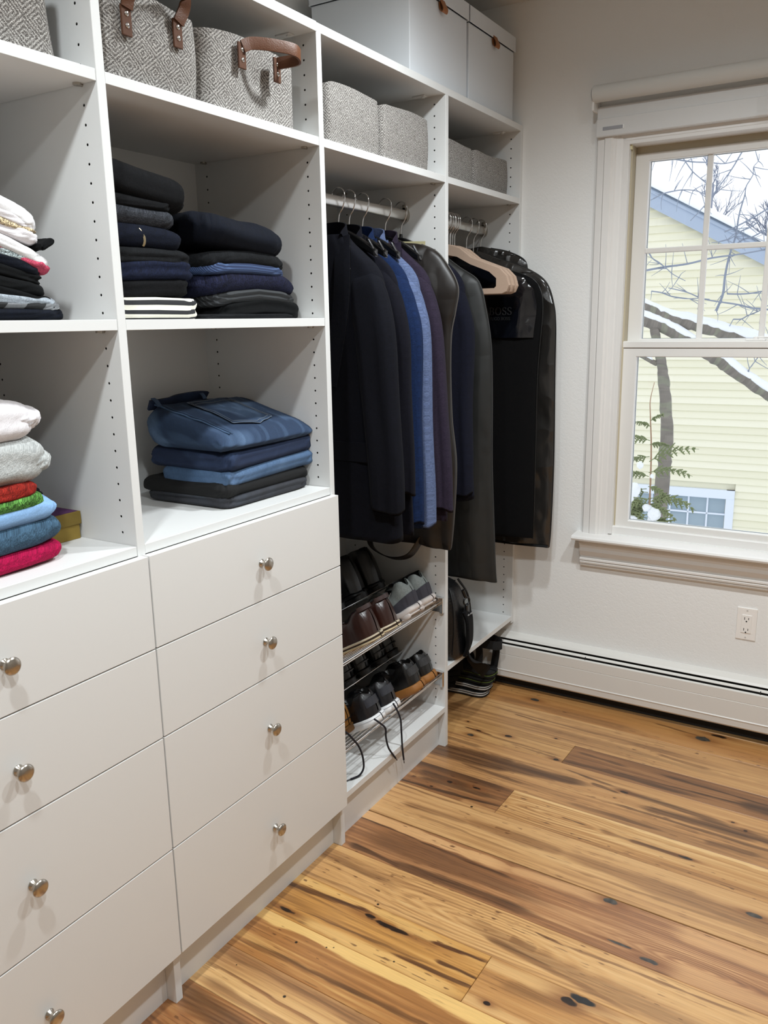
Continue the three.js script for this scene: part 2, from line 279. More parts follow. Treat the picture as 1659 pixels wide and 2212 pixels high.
  plank(B, END, 1.72, 1.85, { seed: 16, base: [206, 160, 104], pale: [230, 190, 132], dark: [134, 88, 54], bands: [[-0.05, 0.6, 1.735, 1.74, 0.012, 0.6], [0, 0.6, 1.79, 1.80, 0.003, 0.9], [0.0, 0.5, 1.83, 1.84, 0.012, 0.6]], specks: [[0.196, 1.773, 0.0044], [0.04, 1.76, 0.002]] });
  plank(B, END, 1.85, 2.02, { seed: 18, ...heart, base: [158, 105, 62], cath: [0.2, 1.93, 700], bands: [[-0.05, 0.6, 1.88, 1.93, 0.02, 0.6]] });
  plank(B, END, 2.02, 2.20, { seed: 19, base: [204, 152, 94], res: 600 });
  let k = 30;
  for (const [a, b] of [[0.02, 0.18], [0.18, 0.365], [0.365, 0.50], [0.50, 0.737], [0.737, 0.884], [0.884, 1.073], [1.073, 1.263], [1.263, 1.42], [1.42, 1.577], [1.577, 1.72], [1.72, 1.85], [1.85, 2.02], [2.02, 2.2]]) plank(END, FAR, a, b, { seed: k++, res: 260, ...(k % 3 ? {} : heart) });
  const r = rng(5); let w = 2.2;
  while (w < ZB + 0.05) { const ww = [0.127, 0.152, 0.178, 0.19][Math.floor(r() * 4)]; plank(A, FAR, w, Math.min(w + ww, ZB + 0.12), { seed: k++, res: 240, ...(r() < 0.35 ? heart : {}) }); w += ww; }
}

// ---------------------------------------------------------------- fitted closet: four bays along the left wall
const T = 0.0193, DEEP = 0.40, Y_TOP = 2.1243, Y_TOPT = 2.1443;
const P = [1.8963 + T + 0.634, 1.8963, 1.2435, 0.5896, 0];      // far face of each upright, camera end first
const HOLE_X = [-0.0375, -0.3615];
function holes(y0, y1) { const a = []; for (let k = 0; k < 64; k++) { const y = 2.1013 - 0.032 * k; if (y > y0 + 0.02 && y < y1 - 0.02) a.push(y); } return a; }
// an upright: two drilled skins on a core, with raw bores showing in the holes
function upright(parent, zFar, y0, y1) {
  const ys = holes(y0, y1), skin = 0.0085, geos = [], bores = [];
  const drilled = () => { const s = []; for (const x of HOLE_X) for (const y of ys) { const h = new THREE.Path(); h.absarc(x, y, 0.0026, 0, Math.PI * 2, true); s.push(h); } return s; };
  for (const z of [zFar, zFar + T - skin]) {
    const sh = new THREE.Shape([[-DEEP - 0.012, y0], [-0.0006, y0], [-0.0006, y1], [-DEEP - 0.012, y1]].map(p => new THREE.Vector2(...p)));
    sh.holes = drilled();
    const g = new THREE.ExtrudeGeometry(sh, { depth: skin, bevelEnabled: false, curveSegments: 5 }); g.translate(0, 0, z); geos.push(g);
  }
  geos.push(box(-DEEP - 0.012, y0, zFar + skin, -0.0006, y1, zFar + T - skin));
  geos.push(box(-0.006, y0, zFar + 0.0002, 0, y1, zFar + T - 0.0002, 0.0009));
  const p = mesh('side_panel', geos, M.melamine, parent);
  for (const x of HOLE_X) for (const y of ys) for (const e of [0, 1]) {
    const c = new THREE.CylinderGeometry(0.00255, 0.00255, skin - 0.0004, 8, 1, true); c.rotateX(Math.PI / 2); c.scale(-1, 1, 1);
    c.translate(x, y, e ? zFar + T - skin / 2 - 0.0002 : zFar + skin / 2 + 0.0002); 
    const d = new THREE.CircleGeometry(0.0026, 8); if (!e) d.rotateY(Math.PI); d.translate(x, y, e ? zFar + T - skin + 0.0003 : zFar + skin - 0.0003);
    bores.push(c, d);
  }
  if (bores.length) { const b = mesh('peg_hole', bores, std(0x2b2119, 0.95, { side: THREE.DoubleSide }), p); b.userData.kind = 'stuff'; }
  return p;
}
function shelf(parent, yTop, z0, z1, cams = true, kind = 'nickel') {
  const s = mesh('shelf', [box(-DEEP, yTop - T, z0 + 0.0006, -0.0008, yTop, z1 - 0.0006, 0.0008)], M.melamine, parent);
  if (cams) for (const x of HOLE_X) for (const e of [0, 1]) {
    const z = e ? z1 - 0.011 : z0 + 0.011;
    mesh('shelf_pin', [cyl(0.0075, 0.0075, 0.004, 14).translate(x, yTop - T - 0.002, z), rod([x, yTop - T - 0.002, z], [x, yTop - T - 0.002, e ? z1 : z0], 0.0025, 8)], M.nickel, s);
  }
  return s;
}
const KNOB = new THREE.LatheGeometry([[0, 0], [0.0085, 0], [0.0095, 0.001], [0.0088, 0.0024], [0.0058, 0.0055], [0.0046, 0.010], [0.0050, 0.014], [0.0085, 0.0165], [0.0135, 0.0185], [0.0155, 0.0210], [0.0152, 0.0232], [0.0120, 0.0258], [0.0065, 0.0272], [0, 0.0276]].map(p => new THREE.Vector2(...p)), 28).rotateZ(-Math.PI / 2);
const DRAWERS = [[0.8437, 1.0332], [0.6501, 0.8409], [0.3918, 0.6471], [0.1321, 0.3888]];
const BAYS = [
  ['nearest bay of the white closet, drawers below and a pile with white and pink tops', 0],
  ['second white closet bay, drawers below and folded jeans above them', 1],
  ['third white closet bay, suit jackets over slanted wire shoe racks', 2],
  ['last white closet bay beside the window wall, ending above the floor', 3],
];
const units = BAYS.map(([label, i]) => {
  const u = thing('closet_unit', label, 'closet', [0, 0, 0]);
  const zN = P[i], zF = P[i + 1] + T;                 // open width of the bay lies between zF and zN
  const y0 = i === 3 ? 0.268 : 0;
  if (i === 0) upright(u, P[0], 0, Y_TOP);
  upright(u, P[i + 1], y0, Y_TOP);
  mesh('back_panel', box(-DEEP - 0.012, i === 3 ? 0.279 : 0.1, zF, -DEEP - 0.0004, Y_TOP, zN), M.melamineInside, u);
  shelf(u, 1.8982, zF, zN);
  if (i < 2) {
    shelf(u, 1.4811, zF, zN); shelf(u, 1.0531, zF, zN, false);
    mesh('toe_kick', box(-0.047, 0, zF + 0.0006, -0.028, 0.128, zN - 0.0006), M.melamine, u);
    for (const [a, b] of DRAWERS) {
      const d = mesh('drawer', [box(0.0006, a, zF - T / 2 + 0.0018, 0.0188, b, zN + T / 2 - 0.0018 - (i ? 0 : 0), 0.0009), box(-0.36, a + 0.02, zF + 0.012, 0.0006, b - 0.03, zN - 0.012)], M.drawer, u);
      const k = mesh('knob', KNOB, M.nickel, d); k.position.set(0.0188, b - 0.0955 - (a < 0.2 ? 0.045 : a < 0.5 ? 0.0325 : 0.0045), (zF + zN) / 2 - (i ? 0.006 : 0.003)); k.userData.label = 'round brushed nickel knob';
    }
  } else if (i === 2) {
    shelf(u, 0.1524, zF, zN, false);
    mesh('toe_kick', box(-0.046, 0, zF + 0.0006, -0.027, 0.1325, zN - 0.0006), M.melamine, u);
  } else shelf(u, 0.2985, zF, zN, false);
  return u;
});
// two long boards lie across the tops of the bays
tag(mesh('closet_top_board', box(-DEEP - 0.012, Y_TOP, P[2] + T - 0.002, 0.0006, Y_TOPT + 0.0012, P[0] + T, 0.001), M.melamine), 'long white board lying across the tops of the two bays with drawers', 'shelf');
const topB = tag(mesh('closet_top_board', box(-DEEP - 0.012, Y_TOP, 0.001, 0, Y_TOPT, P[2] + T - 0.0035, 0.001), M.melamine), 'long white top board carrying the two grey lidded boxes', 'shelf');
for (const z of [P[2] + T + 0.028, P[3] + T + 0.03, T + 0.03]) for (const x of [-0.05]) {
  const owner = z > P[2] ? scene.getObjectByName('closet_top_board') : topB;
  mesh('cam_plate', [box(x - 0.045, Y_TOP - 0.0035, z - 0.018, x - 0.004, Y_TOP, z + 0.004, 0.001), cyl(0.006, 0.006, 0.005, 12).translate(x - 0.012, Y_TOP - 0.004, z - 0.006)], M.melamine, owner);
}
// hanging rods, white oval tubes in end cups
function hangingRod(z0, z1, x, label) {
  const t = thing('closet_rod', label, 'rod', [x, 1.795, 0]);
  const g = new THREE.CylinderGeometry(0.5, 0.5, z1 - z0 - 0.004, 24); g.rotateX(Math.PI / 2); g.scale(0.016, 0.031, 1); g.translate(0, 0, (z0 + z1) / 2); mesh('tube', g, std(0xd6d2cc, 0.28, { metalness: 0.85 }), t);
  for (const z of [z0 + 0.006, z1 - 0.006]) mesh('end_cup', [cyl(0.020, 0.020, 0.012, 20).rotateX(Math.PI / 2).scale(0.75, 1.1, 1).translate(0, -0.001, z), box(-0.006, 0.012, z - 0.006, 0.006, 0.03, z + 0.006, 0.002)], M.nickel, t);
}
const ROD_X = -0.14;
hangingRod(P[3] + T, P[2], ROD_X, 'white oval rod holding the suit jackets');
hangingRod(T, P[3], ROD_X, 'white oval rod with velvet hangers and garment bags');

// ---------------------------------------------------------------- window with casing, stool and apron
{
  const { x0, x1, y0, y1 } = WIN, W = structGroup('window_1');
  const rev = pts => pts;
  // stepped colonial casing: profile (out from wall z, across)
  const prof = [[0, 0], [0.012, 0.0], [0.016, 0.004], [0.0175, 0.022], [0.0175, 0.026], [0.022, 0.030], [0.022, 0.052], [0.0165, 0.058], [0.0165, 0.064], [0.013, 0.068], [0.011, 0.082], [0.009, 0.088], [0.009, 0.0965], [0, 0.0965]];
  const CW = 0.0965;
  const side = s => { const pts = prof.map(([z, a]) => [s > 0 ? x1 + CW - a : x0 - CW + a, z]); const h = y1 + CW - y0; const g = extrude(s > 0 ? pts.reverse() : pts, h); g.rotateX(-Math.PI / 2); g.scale(1, 1, -1); g.translate(0, y0 - 0.008, 0); flip(g); return g; };
  function flip(g) { const n = g.index; if (n) { const a = n.array; for (let i = 0; i < a.length; i += 3) { const t = a[i]; a[i] = a[i + 2]; a[i + 2] = t; } } else { for (const k of ['position', 'normal', 'uv']) { const at = g.attributes[k], sz = at.itemSize, a = at.array; for (let i = 0; i < at.count; i += 3) for (let q = 0; q < sz; q++) { const t = a[i * sz + q]; a[i * sz + q] = a[(i + 2) * sz + q]; a[(i + 2) * sz + q] = t; } } } g.computeVertexNormals(); return g; }
  mesh('casing', side(-1), M.trim, W); mesh('casing', side(1), M.trim, W);
  mesh('casing', runX(prof.map(([z, a]) => [z, y1 + CW - a]), x0 - CW, x1 + CW), M.trim, W);
  // jambs lining the opening
  const D = -0.15;
  mesh('jamb', box(x0 - 0.012, y0, D, x0 + 0.0125, y1, 0.0082, 0.001), M.trim, W);
  mesh('jamb', box(x1 - 0.0125, y0, D, x1 + 0.012, y1, 0.0082, 0.001), M.trim, W);
  mesh('jamb', box(x0 - 0.012, y1 - 0.012, D, x1 + 0.012, y1 + 0.012, 0.0078, 0.001), M.trim, W);
  mesh('jamb_track', [box(x0 + 0.0125, y0, -0.062, x0 + 0.018, y1 - 0.012, -0.019), box(x1 - 0.018, y0, -0.062, x1 - 0.0125, y1 - 0.012, -0.019), box(x0 + 0.0125, y1 - 0.040, -0.115, x1 - 0.0125, y1 - 0.011, -0.068)], M.jamb, W);
  mesh('jamb_stop', [box(x0 + 0.0125, y1 - 0.026, -0.018, x0 + 0.0185, y1 - 0.0125, -0.004)], std(0xd8cfa8, 0.6), W);
  mesh('sill', [box(x0 + 0.012, y0 - 0.005, D - 0.03, x1 - 0.012, y0 + 0.02, -0.0165, 0.002), box(x0 + 0.004, y0 - 0.006, -0.03, x1 - 0.004, y0 + 0.0285, -0.003, 0.003)], M.trim, W);
  const glass = phys(0xffffff, 0.0, { transmission: 1, thickness: 0, ior: 1.5, specularIntensity: 0.6 });
  function sash(name, sx0, sx1, sy0, sy1, z, gx0, gx1, gy0, gy1) {
    const th = 0.038, s = new THREE.Shape([[sx0, sy0], [sx1, sy0], [sx1, sy1], [sx0, sy1]].map(p => new THREE.Vector2(...p)));
    s.holes.push(new THREE.Path([[gx0, gy0], [gx0, gy1], [gx1, gy1], [gx1, gy0]].map(p => new THREE.Vector2(...p))));
    const g = new THREE.ExtrudeGeometry(s, { depth: th - 0.002, bevelEnabled: true, bevelSize: 0.002, bevelThickness: 0.002, bevelSegments: 1 }); g.translate(0, 0, z - th);
    const o = mesh(name, g, M.sash, W);
    mesh('glass', new THREE.PlaneGeometry(gx1 - gx0 + 0.008, gy1 - gy0 + 0.008).translate((gx0 + gx1) / 2, (gy0 + gy1) / 2, z - 0.02), glass, o);
    // glazing bead, a thin dark spacer line behind it
    const b = new THREE.Shape([[gx0 - 0.001, gy0 - 0.001], [gx1 + 0.001, gy0 - 0.001], [gx1 + 0.001, gy1 + 0.001], [gx0 - 0.001, gy1 + 0.001]].map(p => new THREE.Vector2(...p)));
    b.holes.push(new THREE.Path([[gx0 + 0.003, gy0 + 0.003], [gx0 + 0.003, gy1 - 0.003], [gx1 - 0.003, gy1 - 0.003], [gx1 - 0.003, gy0 + 0.003]].map(p => new THREE.Vector2(...p))));
    mesh('spacer', new THREE.ExtrudeGeometry(b, { depth: 0.006, bevelEnabled: false }).translate(0, 0, z - 0.030), std(0x6f7d84, 0.5), o);
    return o;
  }
  const gx0 = 0.434, gx1 = 1.2265;
  const up = sash('upper_sash', 0.391, 1.2695, 1.372, 2.0135, -0.062, gx0, gx1, 1.394, 1.9925);
  const lo = sash('lower_sash', 0.3885, 1.2715, 0.7135, 1.366, -0.02, gx0, gx1, 0.735, 1.3365);
  mesh('check_rail', [box(0.3865, 1.3655, -0.062, 1.2735, 1.389, -0.018, 0.003)], M.sash, W);
  mesh('rail_groove', box(0.39, 1.3635, -0.022, 1.27, 1.3675, -0.0197), std(0x4a4036, 0.8), W);
  const mw = 0.0175, zc = -0.08;
  for (const cx of [0.6315, 0.8305, 1.0295]) mesh('muntin', box(cx - mw / 2, 1.392, zc - 0.009, cx + mw / 2, 1.995, zc + 0.009, 0.003), M.sash, up);
  mesh('muntin', box(gx0 - 0.002, 1.6968 - mw / 2, zc - 0.009, gx1 + 0.002, 1.6968 + mw / 2, zc + 0.0088, 0.003), M.sash, up);
  mesh('sash_lock', [box(0.79, 1.389, -0.05, 0.85, 1.395, -0.025, 0.002), cyl(0.008, 0.009, 0.008, 14).translate(0.82, 1.397, -0.037), box(0.817, 1.398, -0.045, 0.858, 1.403, -0.034, 0.002)], M.trim, W);
  // stool and its moulded apron
  const nose = [[-0.02, 0.684], [0.060, 0.6790], [0.0685, 0.6755], [0.0715, 0.669], [0.0690, 0.6625], [0.062, 0.660], [-0.02, 0.660]];
  mesh('stool', runX(nose, 0.252, 1.408), M.trim, W);
  mesh('apron', runX([[0, 0.660], [0.044, 0.660], [0.044, 0.645], [0.036, 0.640], [0.032, 0.628], [0.034, 0.615], [0.026, 0.600], [0.018, 0.592], [0.018, 0.588], [0.026, 0.585], [0.026, 0.578], [0.020, 0.575], [0.024, 0.571], [0.022, 0.564], [0.015, 0.561], [0.018, 0.557], [0.013, 0.551], [0, 0.549]], 0.274, 1.386), M.trim, W);
}
// roller shade mounted over the window head
{
  const t = thing('roller_shade', 'rolled up pale grey roller shade above the window', 'shade', [0.83, 2.06, 0]);
  const L = 0.83, g = c => c.translate(-L, -2.06, 0), fab = std(0xd2d0cb, 0.85, { bumpMap: retile(weaveBump, 30, 8), bumpScale: 0.0003 });
  const roll = cyl(0.0265, 0.0265, 1.11, 40).rotateZ(Math.PI / 2).translate(0.83, 2.1945, 0.066);
  mesh('fabric_roll', g(roll), fab, t);
  for (const x of [0.2735, 1.3865]) mesh('end_cap', g(cyl(0.0225, 0.0225, 0.003, 28).rotateZ(Math.PI / 2).translate(x, 2.1945, 0.066)), std(0x707070, 0.5), t);
  for (const x of [0.271, 1.381]) mesh('bracket', g(box(x, 2.143, 0, x + 0.008, 2.20, 0.075, 0.002)), M.trim, t);
  mesh('headrail', [g(runX([[0.0, 2.066], [0.032, 2.066], [0.034, 2.069], [0.034, 2.1225], [0.030, 2.124], [0.030, 2.160], [0.026, 2.163], [0, 2.163]], 0.2785, 1.3815))], std(0xd6d5d3, 0.45), t);
  mesh('hem_slot', g(box(0.299, 2.0855, 0.0335, 0.367, 2.0965, 0.0348, 0.0005)), std(0x9c9ca0, 0.4, { metalness: 0.3 }), t).userData.label = 'small silver slot at the left end';
  mesh('slot_stop', g(box(0.367, 2.0845, 0.0335, 0.3705, 2.0975, 0.036, 0.0005)), std(0xf6f6f4, 0.4), t);
  const clip = phys(0xffffff, 0.08, { transmission: 1, thickness: 0, ior: 1.49 });
  mesh('clear_clip', [g(box(0.778, 2.066, 0.036, 0.86, 2.123, 0.0385, 0.001)), g(box(0.776, 2.066, 0.034, 0.86, 2.0695, 0.050, 0.0012)), g(box(0.781, 2.0795, 0.038, 0.86, 2.083, 0.043, 0.001))], clip, t).userData.label = 'clear plastic clip';
}
// hot-water baseboard heater along the window wall
{
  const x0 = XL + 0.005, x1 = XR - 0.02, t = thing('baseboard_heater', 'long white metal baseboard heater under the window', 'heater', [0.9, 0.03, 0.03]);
  const g = c => c.translate(-0.9, -0.03, -0.03), enamel = std(0xdedbd5, 0.36);
  mesh('hood', g(runX([[0, 0.226], [0.012, 0.224], [0.030, 0.216], [0.038, 0.2085], [0.037, 0.2068], [0.028, 0.2135], [0.011, 0.221], [0, 0.222]], x0, x1)), enamel, t);
  mesh('back_plate', g(box(x0, 0.0, 0.0, x1, 0.222, 0.003)), std(0x24211e, 0.8), t);  // near-black plate and element carry the shade inside the casing as colour
  mesh('damper', g(runX([[0.046, 0.2035], [0.0565, 0.1985], [0.0565, 0.1968], [0.046, 0.2018]], x0, x1)), enamel, t);
  mesh('front_panel', g(runX([[0.060, 0.1905], [0.0655, 0.1885], [0.0668, 0.186], [0.0668, 0.1505], [0.0652, 0.149], [0.0668, 0.1475], [0.0668, 0.0835], [0.0690, 0.0810], [0.0690, 0.0790], [0.0670, 0.0765], [0.0655, 0.054], [0.060, 0.0475], [0.058, 0.0485], [0.0632, 0.0545], [0.0640, 0.186], [0.060, 0.1885]], x0, x1)), enamel, t);
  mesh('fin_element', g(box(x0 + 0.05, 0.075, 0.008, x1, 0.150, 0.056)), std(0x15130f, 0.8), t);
  for (let x = -0.3; x < x1; x += 0.62) mesh('bracket', g(box(x, 0.05, 0.003, x + 0.003, 0.2, 0.062)), std(0x2a2725, 0.7), t);
  mesh('shade_strip', g(runX([[0.004, 0], [0.02, 0], [0.02, 0.028], [0.004, 0.03]], x0, x1)), std(0x1f1c19, 0.85), t);  // dark strip painted as the shade under the heater, not a real part
}
// double outlet
{
  const t = thing('wall_outlet', 'white double power outlet plate on the wall under the window', 'outlet', [0.8715, 0.3595, 0]);
  const cy = 0.0585, s = new THREE.Shape(); s.moveTo(-0.0325, 0); s.lineTo(0.0325, 0); s.lineTo(0.0325, 0.117); s.lineTo(-0.0325, 0.117); s.closePath();
  const pl = new THREE.ExtrudeGeometry(s, { depth: 0.002, bevelEnabled: true, bevelSize: -0.0005, bevelThickness: 0.003, bevelOffset: 0, bevelSegments: 2 });
  const ivory = std(0xf1ede8, 0.35);
  mesh('cover_plate', [box(-0.0325, 0, 0, 0.0325, 0.117, 0.004, 0.0018)], ivory, t);
  mesh('receptacle', [box(-0.0165, cy - 0.033, 0.003, 0.0165, cy + 0.033, 0.0062, 0.001)], ivory, t);
  const dark = std(0x161412, 0.8);
  for (const oy of [0.0165, -0.0235]) mesh('socket', [box(-0.0078, cy + oy - 0.001, 0.006, -0.0058, cy + oy + 0.0085, 0.0065), box(0.0052, cy + oy, 0.006, 0.0072, cy + oy + 0.0075, 0.0065), cyl(0.0026, 0.0026, 0.001, 12).rotateX(Math.PI / 2).translate(-0.0003, cy + oy - 0.0065, 0.0062)], dark, t);
  for (const y of [0.009, 0.108]) mesh('screw', cyl(0.003, 0.003, 0.0012, 12).rotateX(Math.PI / 2).translate(0, y, 0.0044), std(0xc9c5c0, 0.4), t);
}

// ---------------------------------------------------------------- woven baskets, fabric bins and lidded boxes
// diamond weave: nested rhombs of pale thread over grey-brown, in thread-sized steps
const diamond = dataTex(256, 256, (u, v, x, y) => {
  const q = 128, a = Math.floor(u * q) / q, b = Math.floor(v * q) / q, jit = 0.16 * (hash2(Math.floor(u * q), Math.floor(v * q), 5) - 0.5);
  const t = Math.abs(((a * 2) % 1) - 0.5) * 2 + Math.abs(((b * 2) % 1) - 0.5) * 2 + jit;
  const ring = Math.abs(((t * 3.5) % 1) - 0.5) * 2, k = sstep(0.3, 0.7, ring) * (0.72 + 0.28 * hash2(Math.floor(u * 64), Math.floor(v * 64), 6)), n = 0.78 + 0.44 * hash2(x, y, 9);
  return [lerp(84, 206, k) * n, lerp(79, 202, k) * n, lerp(75, 196, k) * n];
}, true);
const M_bask = std(0xffffff, 0.95, { map: retile(diamond, 1 / 0.124, 1 / 0.104), bumpMap: retile(diamond, 1 / 0.124, 1 / 0.104), bumpScale: 0.0014 });
const M_bin = std(0xffffff, 0.95, { map: retile(diamond, 1 / 0.10, 1 / 0.096), bumpMap: retile(diamond, 1 / 0.10, 1 / 0.096), bumpScale: 0.0012 });
const M_lining = std(0x8f8a83, 0.95);
// soft box: walls with rounded corners, open top, wandering rim; origin at base centre
function softBox({ w, d, h, r = 0.03, rim = () => 0, bulge = () => 0, taper = 0, n = 72, th = 0.006 }) {
  const plan = (t, ins) => {       // rounded rectangle walked by t in 0..1, returns [x, z, arc]
    const hw = w / 2 - ins, hd = d / 2 - ins, rr = Math.max(0.004, r - ins), per = 2 * (2 * hw + 2 * hd - 4 * rr) + 2 * Math.PI * rr; let s = t * per + hw;
    const segs = [['x', 2 * hw - 2 * rr], ['c', 0], ['z', 2 * hd - 2 * rr], ['c', 1], ['x', 2 * hw - 2 * rr], ['c', 2], ['z', 2 * hd - 2 * rr], ['c', 3]];
    s = (t * per) % per; let i = 0; for (; i < 8; i++) { const L = segs[i][0] === 'c' ? Math.PI * rr / 2 : segs[i][1]; if (s <= L || i === 7) break; s -= L; }
    let X, Z; const L = Math.PI * rr / 2, a = s / L * Math.PI / 2;
    if (i === 0) { X = hd; Z = -(hw - rr) + s; } else if (i === 1) { X = hd - rr + rr * Math.cos(a); Z = hw - rr + rr * Math.sin(a); } else if (i === 2) { X = hd - rr - s; Z = hw; } else if (i === 3) { X = -(hd - rr) - rr * Math.sin(a); Z = hw - rr + rr * Math.cos(a); } else if (i === 4) { X = -hd; Z = hw - rr - s; } else if (i === 5) { X = -(hd - rr) - rr * Math.cos(a); Z = -(hw - rr) - rr * Math.sin(a); } else if (i === 6) { X = -(hd - rr) + s; Z = -hw; } else { X = hd - rr + rr * Math.sin(a); Z = -(hw - rr) - rr * Math.cos(a); }
    return [X, Z, t * per];
  };
  const wall = (ins, y0, flipit) => grid(n, 12, (u, v) => {
    const uu = flipit ? 1 - u : u, [x, z, s] = plan(uu, ins), k = 1 + taper * v, y = y0 + v * (h + rim(x, z) - y0), b = bulge(x, z, v);
    return [x * k + b[0], y, z * k + b[1], s, y];
  }, true);
  const out = wall(0, 0, true), inn = wall(th, 0.006, false);
  const lip = grid(n, 1, (u, v) => { const [x, z, s] = plan(1 - u, v * th), b = bulge(x, z, 1), k = 1 + taper; return [x * k + b[0], h + rim(x, z), z * k + b[1], s, h + v * 0.01]; }, true);
  const base = box(-d / 2 + r * 0.4, 0, -w / 2 + r * 0.4, d / 2 - r * 0.4, 0.006, w / 2 - r * 0.4);
  return { out: merge([out, lip, base]), inn };
}
// flat strap following points; ups give the direction of its width
function ribbon(pts, ups, width, th, seg = 40) {
  const c = new THREE.CatmullRomCurve3(pts.map(p => new THREE.Vector3(...p))), uc = new THREE.CatmullRomCurve3(ups.map(p => new THREE.Vector3(...p)));
  const cs = [[-1, -1], [1, -1], [1, 1], [-1, 1], [-1, -1]];
  return merge([grid(4, seg, (u, v) => {
    const p = c.getPoint(v), t = c.getTangent(v), up = uc.getPoint(v).normalize(), s = new THREE.Vector3().crossVectors(t, up).normalize(), w = new THREE.Vector3().crossVectors(s, t).normalize();
    const k = cs[Math.round(u * 4)];
    const q = p.clone().addScaledVector(w, k[0] * width / 2).addScaledVector(s, k[1] * th / 2);
    return [q.x, q.y, q.z, k[0] * width / 2 + u * 0.001, v * c.getLength()];
  }), ...[0, 1].map(e => { const p = c.getPoint(e), t = c.getTangent(e), up = uc.getPoint(e).normalize(), s = new THREE.Vector3().crossVectors(t, up).normalize(), w = new THREE.Vector3().crossVectors(s, t).normalize(); return grid(1, 1, (u, v) => { const q = p.clone().addScaledVector(w, (u - 0.5) * width).addScaledVector(s, (v - 0.5) * th * (e ? 1 : -1)); return [q.x, q.y, q.z]; }); })]);
}
const yA = 1.8984;
function basket(label, zc, w, o, handle) {
  const d = 0.30, t = thing('storage_basket', label, 'basket', [-0.015 - d / 2, yA, zc], 'woven storage baskets');
  const s = softBox({ w, d, h: 0.147, r: 0.035, ...o });
  mesh('basket_body', s.out, M_bask, t); mesh('lining', s.inn, M_lining, t);
  if (handle) {
    const L = p => [p[0] + 0.015 + d / 2, p[1] - yA, p[2] - zc];
    const hd = mesh('handle', ribbon(handle.pts.map(L), handle.ups, 0.024, 0.0042, 60), M.leather, t); hd.userData.label = 'brown leather carrying strap';
    for (const [y, z] of handle.at) {
      const p = mesh('handle_tab', box(-0.002, -0.026, -0.0115, 0.003, 0.024, 0.0115, 0.002).translate(...L([0.0, y, z])), M.leather, t);
      for (const dy of [0.010, -0.009]) mesh('rivet', new THREE.SphereGeometry(0.0048, 14, 8).scale(0.5, 1, 1).translate(...L([0.0035, y + dy, z])), M.chrome, p);
    }
  }
  return t;
}
basket('grey diamond-weave basket in the top cell at the left edge, its side against the upright', 2.125, 0.32, { rim: (x, z) => 0.012 + 0.01 * Math.sin(z * 20), bulge: (x, z, v) => [0.006 * Math.sin(z * 18 + v * 3), (z < 0 ? 1 : 0) * 0.012 * v] }, null);
basket('left of two grey diamond-weave baskets in the second bay, its leather strap standing up', 1.765, 0.252, { rim: (x, z) => 0.005 * Math.sin(z * 26 + 1) + (x > 0 ? 0.004 : 0), bulge: (x, z, v) => [x > 0 ? 0.010 * Math.sin(v * 3.1) * Math.cos(z * 8) : 0, z < 0 ? -0.004 * v : 0] },
  { at: [[1.993, 1.839], [2.004, 1.714]], ups: [[0, 0.2, 1], [0, 0.2, 1], [1, 0.3, 0.3], [1, 0.3, 0], [1, 0.3, -0.3], [0, 0.2, -1], [0, 0.2, -1]].map(a => [a[0], a[1], Math.abs(a[2])]), pts: [[0.004, 2.012, 1.839], [0.010, 2.030, 1.836], [0.030, 2.048, 1.812], [0.040, 2.066, 1.766], [0.032, 2.072, 1.722], [0.012, 2.050, 1.702], [0.004, 2.022, 1.713]] });
basket('right of two grey diamond-weave baskets in the second bay, its leather strap drooping forward', 1.476, 0.312, { rim: (x, z) => 0.006 * Math.cos(z * 13) - (z < -0.1 ? 0.004 : 0), bulge: (x, z, v) => [x > 0 ? -0.014 * Math.exp(-(((z + 0.02) / 0.05) ** 2)) * Math.exp(-(((v - 0.5) / 0.3) ** 2)) + 0.006 * Math.sin(z * 24) * v : 0, 0] },
  { at: [[2.010, 1.531], [2.008, 1.4155]], ups: [[0, 1, 0], [0, 1, 0], [0, 1, 0], [0, 1, 0], [0, 1, 0], [0, 1, 0]], pts: [[0.004, 2.026, 1.531], [0.012, 2.034, 1.515], [0.042, 2.036, 1.470], [0.062, 2.033, 1.425], [0.052, 2.026, 1.402], [0.004, 2.020, 1.4155]] });
function bin(label, z0, z1, xF, h, seed) {
  const d = 0.29, w = z1 - z0, t = thing('fabric_bin', label, 'storage bin', [xF - d / 2, yA, (z0 + z1) / 2], 'square fabric bins');
  const s = softBox({ w, d, h, r: 0.014, rim: (x, z) => 0.003 * Math.sin(z * 22 + seed) - 0.006 * Math.exp(-(((Math.abs(z) - w / 2) / 0.012) ** 2)), bulge: (x, z, v) => [x > 0 ? 0.004 * Math.sin(v * 3.1) : 0, 0] });
  mesh('bin_body', s.out, M_bin, t); mesh('lining', s.inn, M_lining, t);
}
bin('left of two square grey woven bins above the suit jackets', 0.962, 1.207, -0.014, 0.140, 1);
bin('right of two square grey woven bins above the suit jackets', 0.687, 0.953, -0.014, 0.141, 2.3);
bin('left of two square grey woven bins in the last bay', 0.322, 0.588, -0.045, 0.125, 0.5);
bin('right of two square grey woven bins in the last bay, next to the window wall', 0.026, 0.316, -0.045, 0.125, 4);
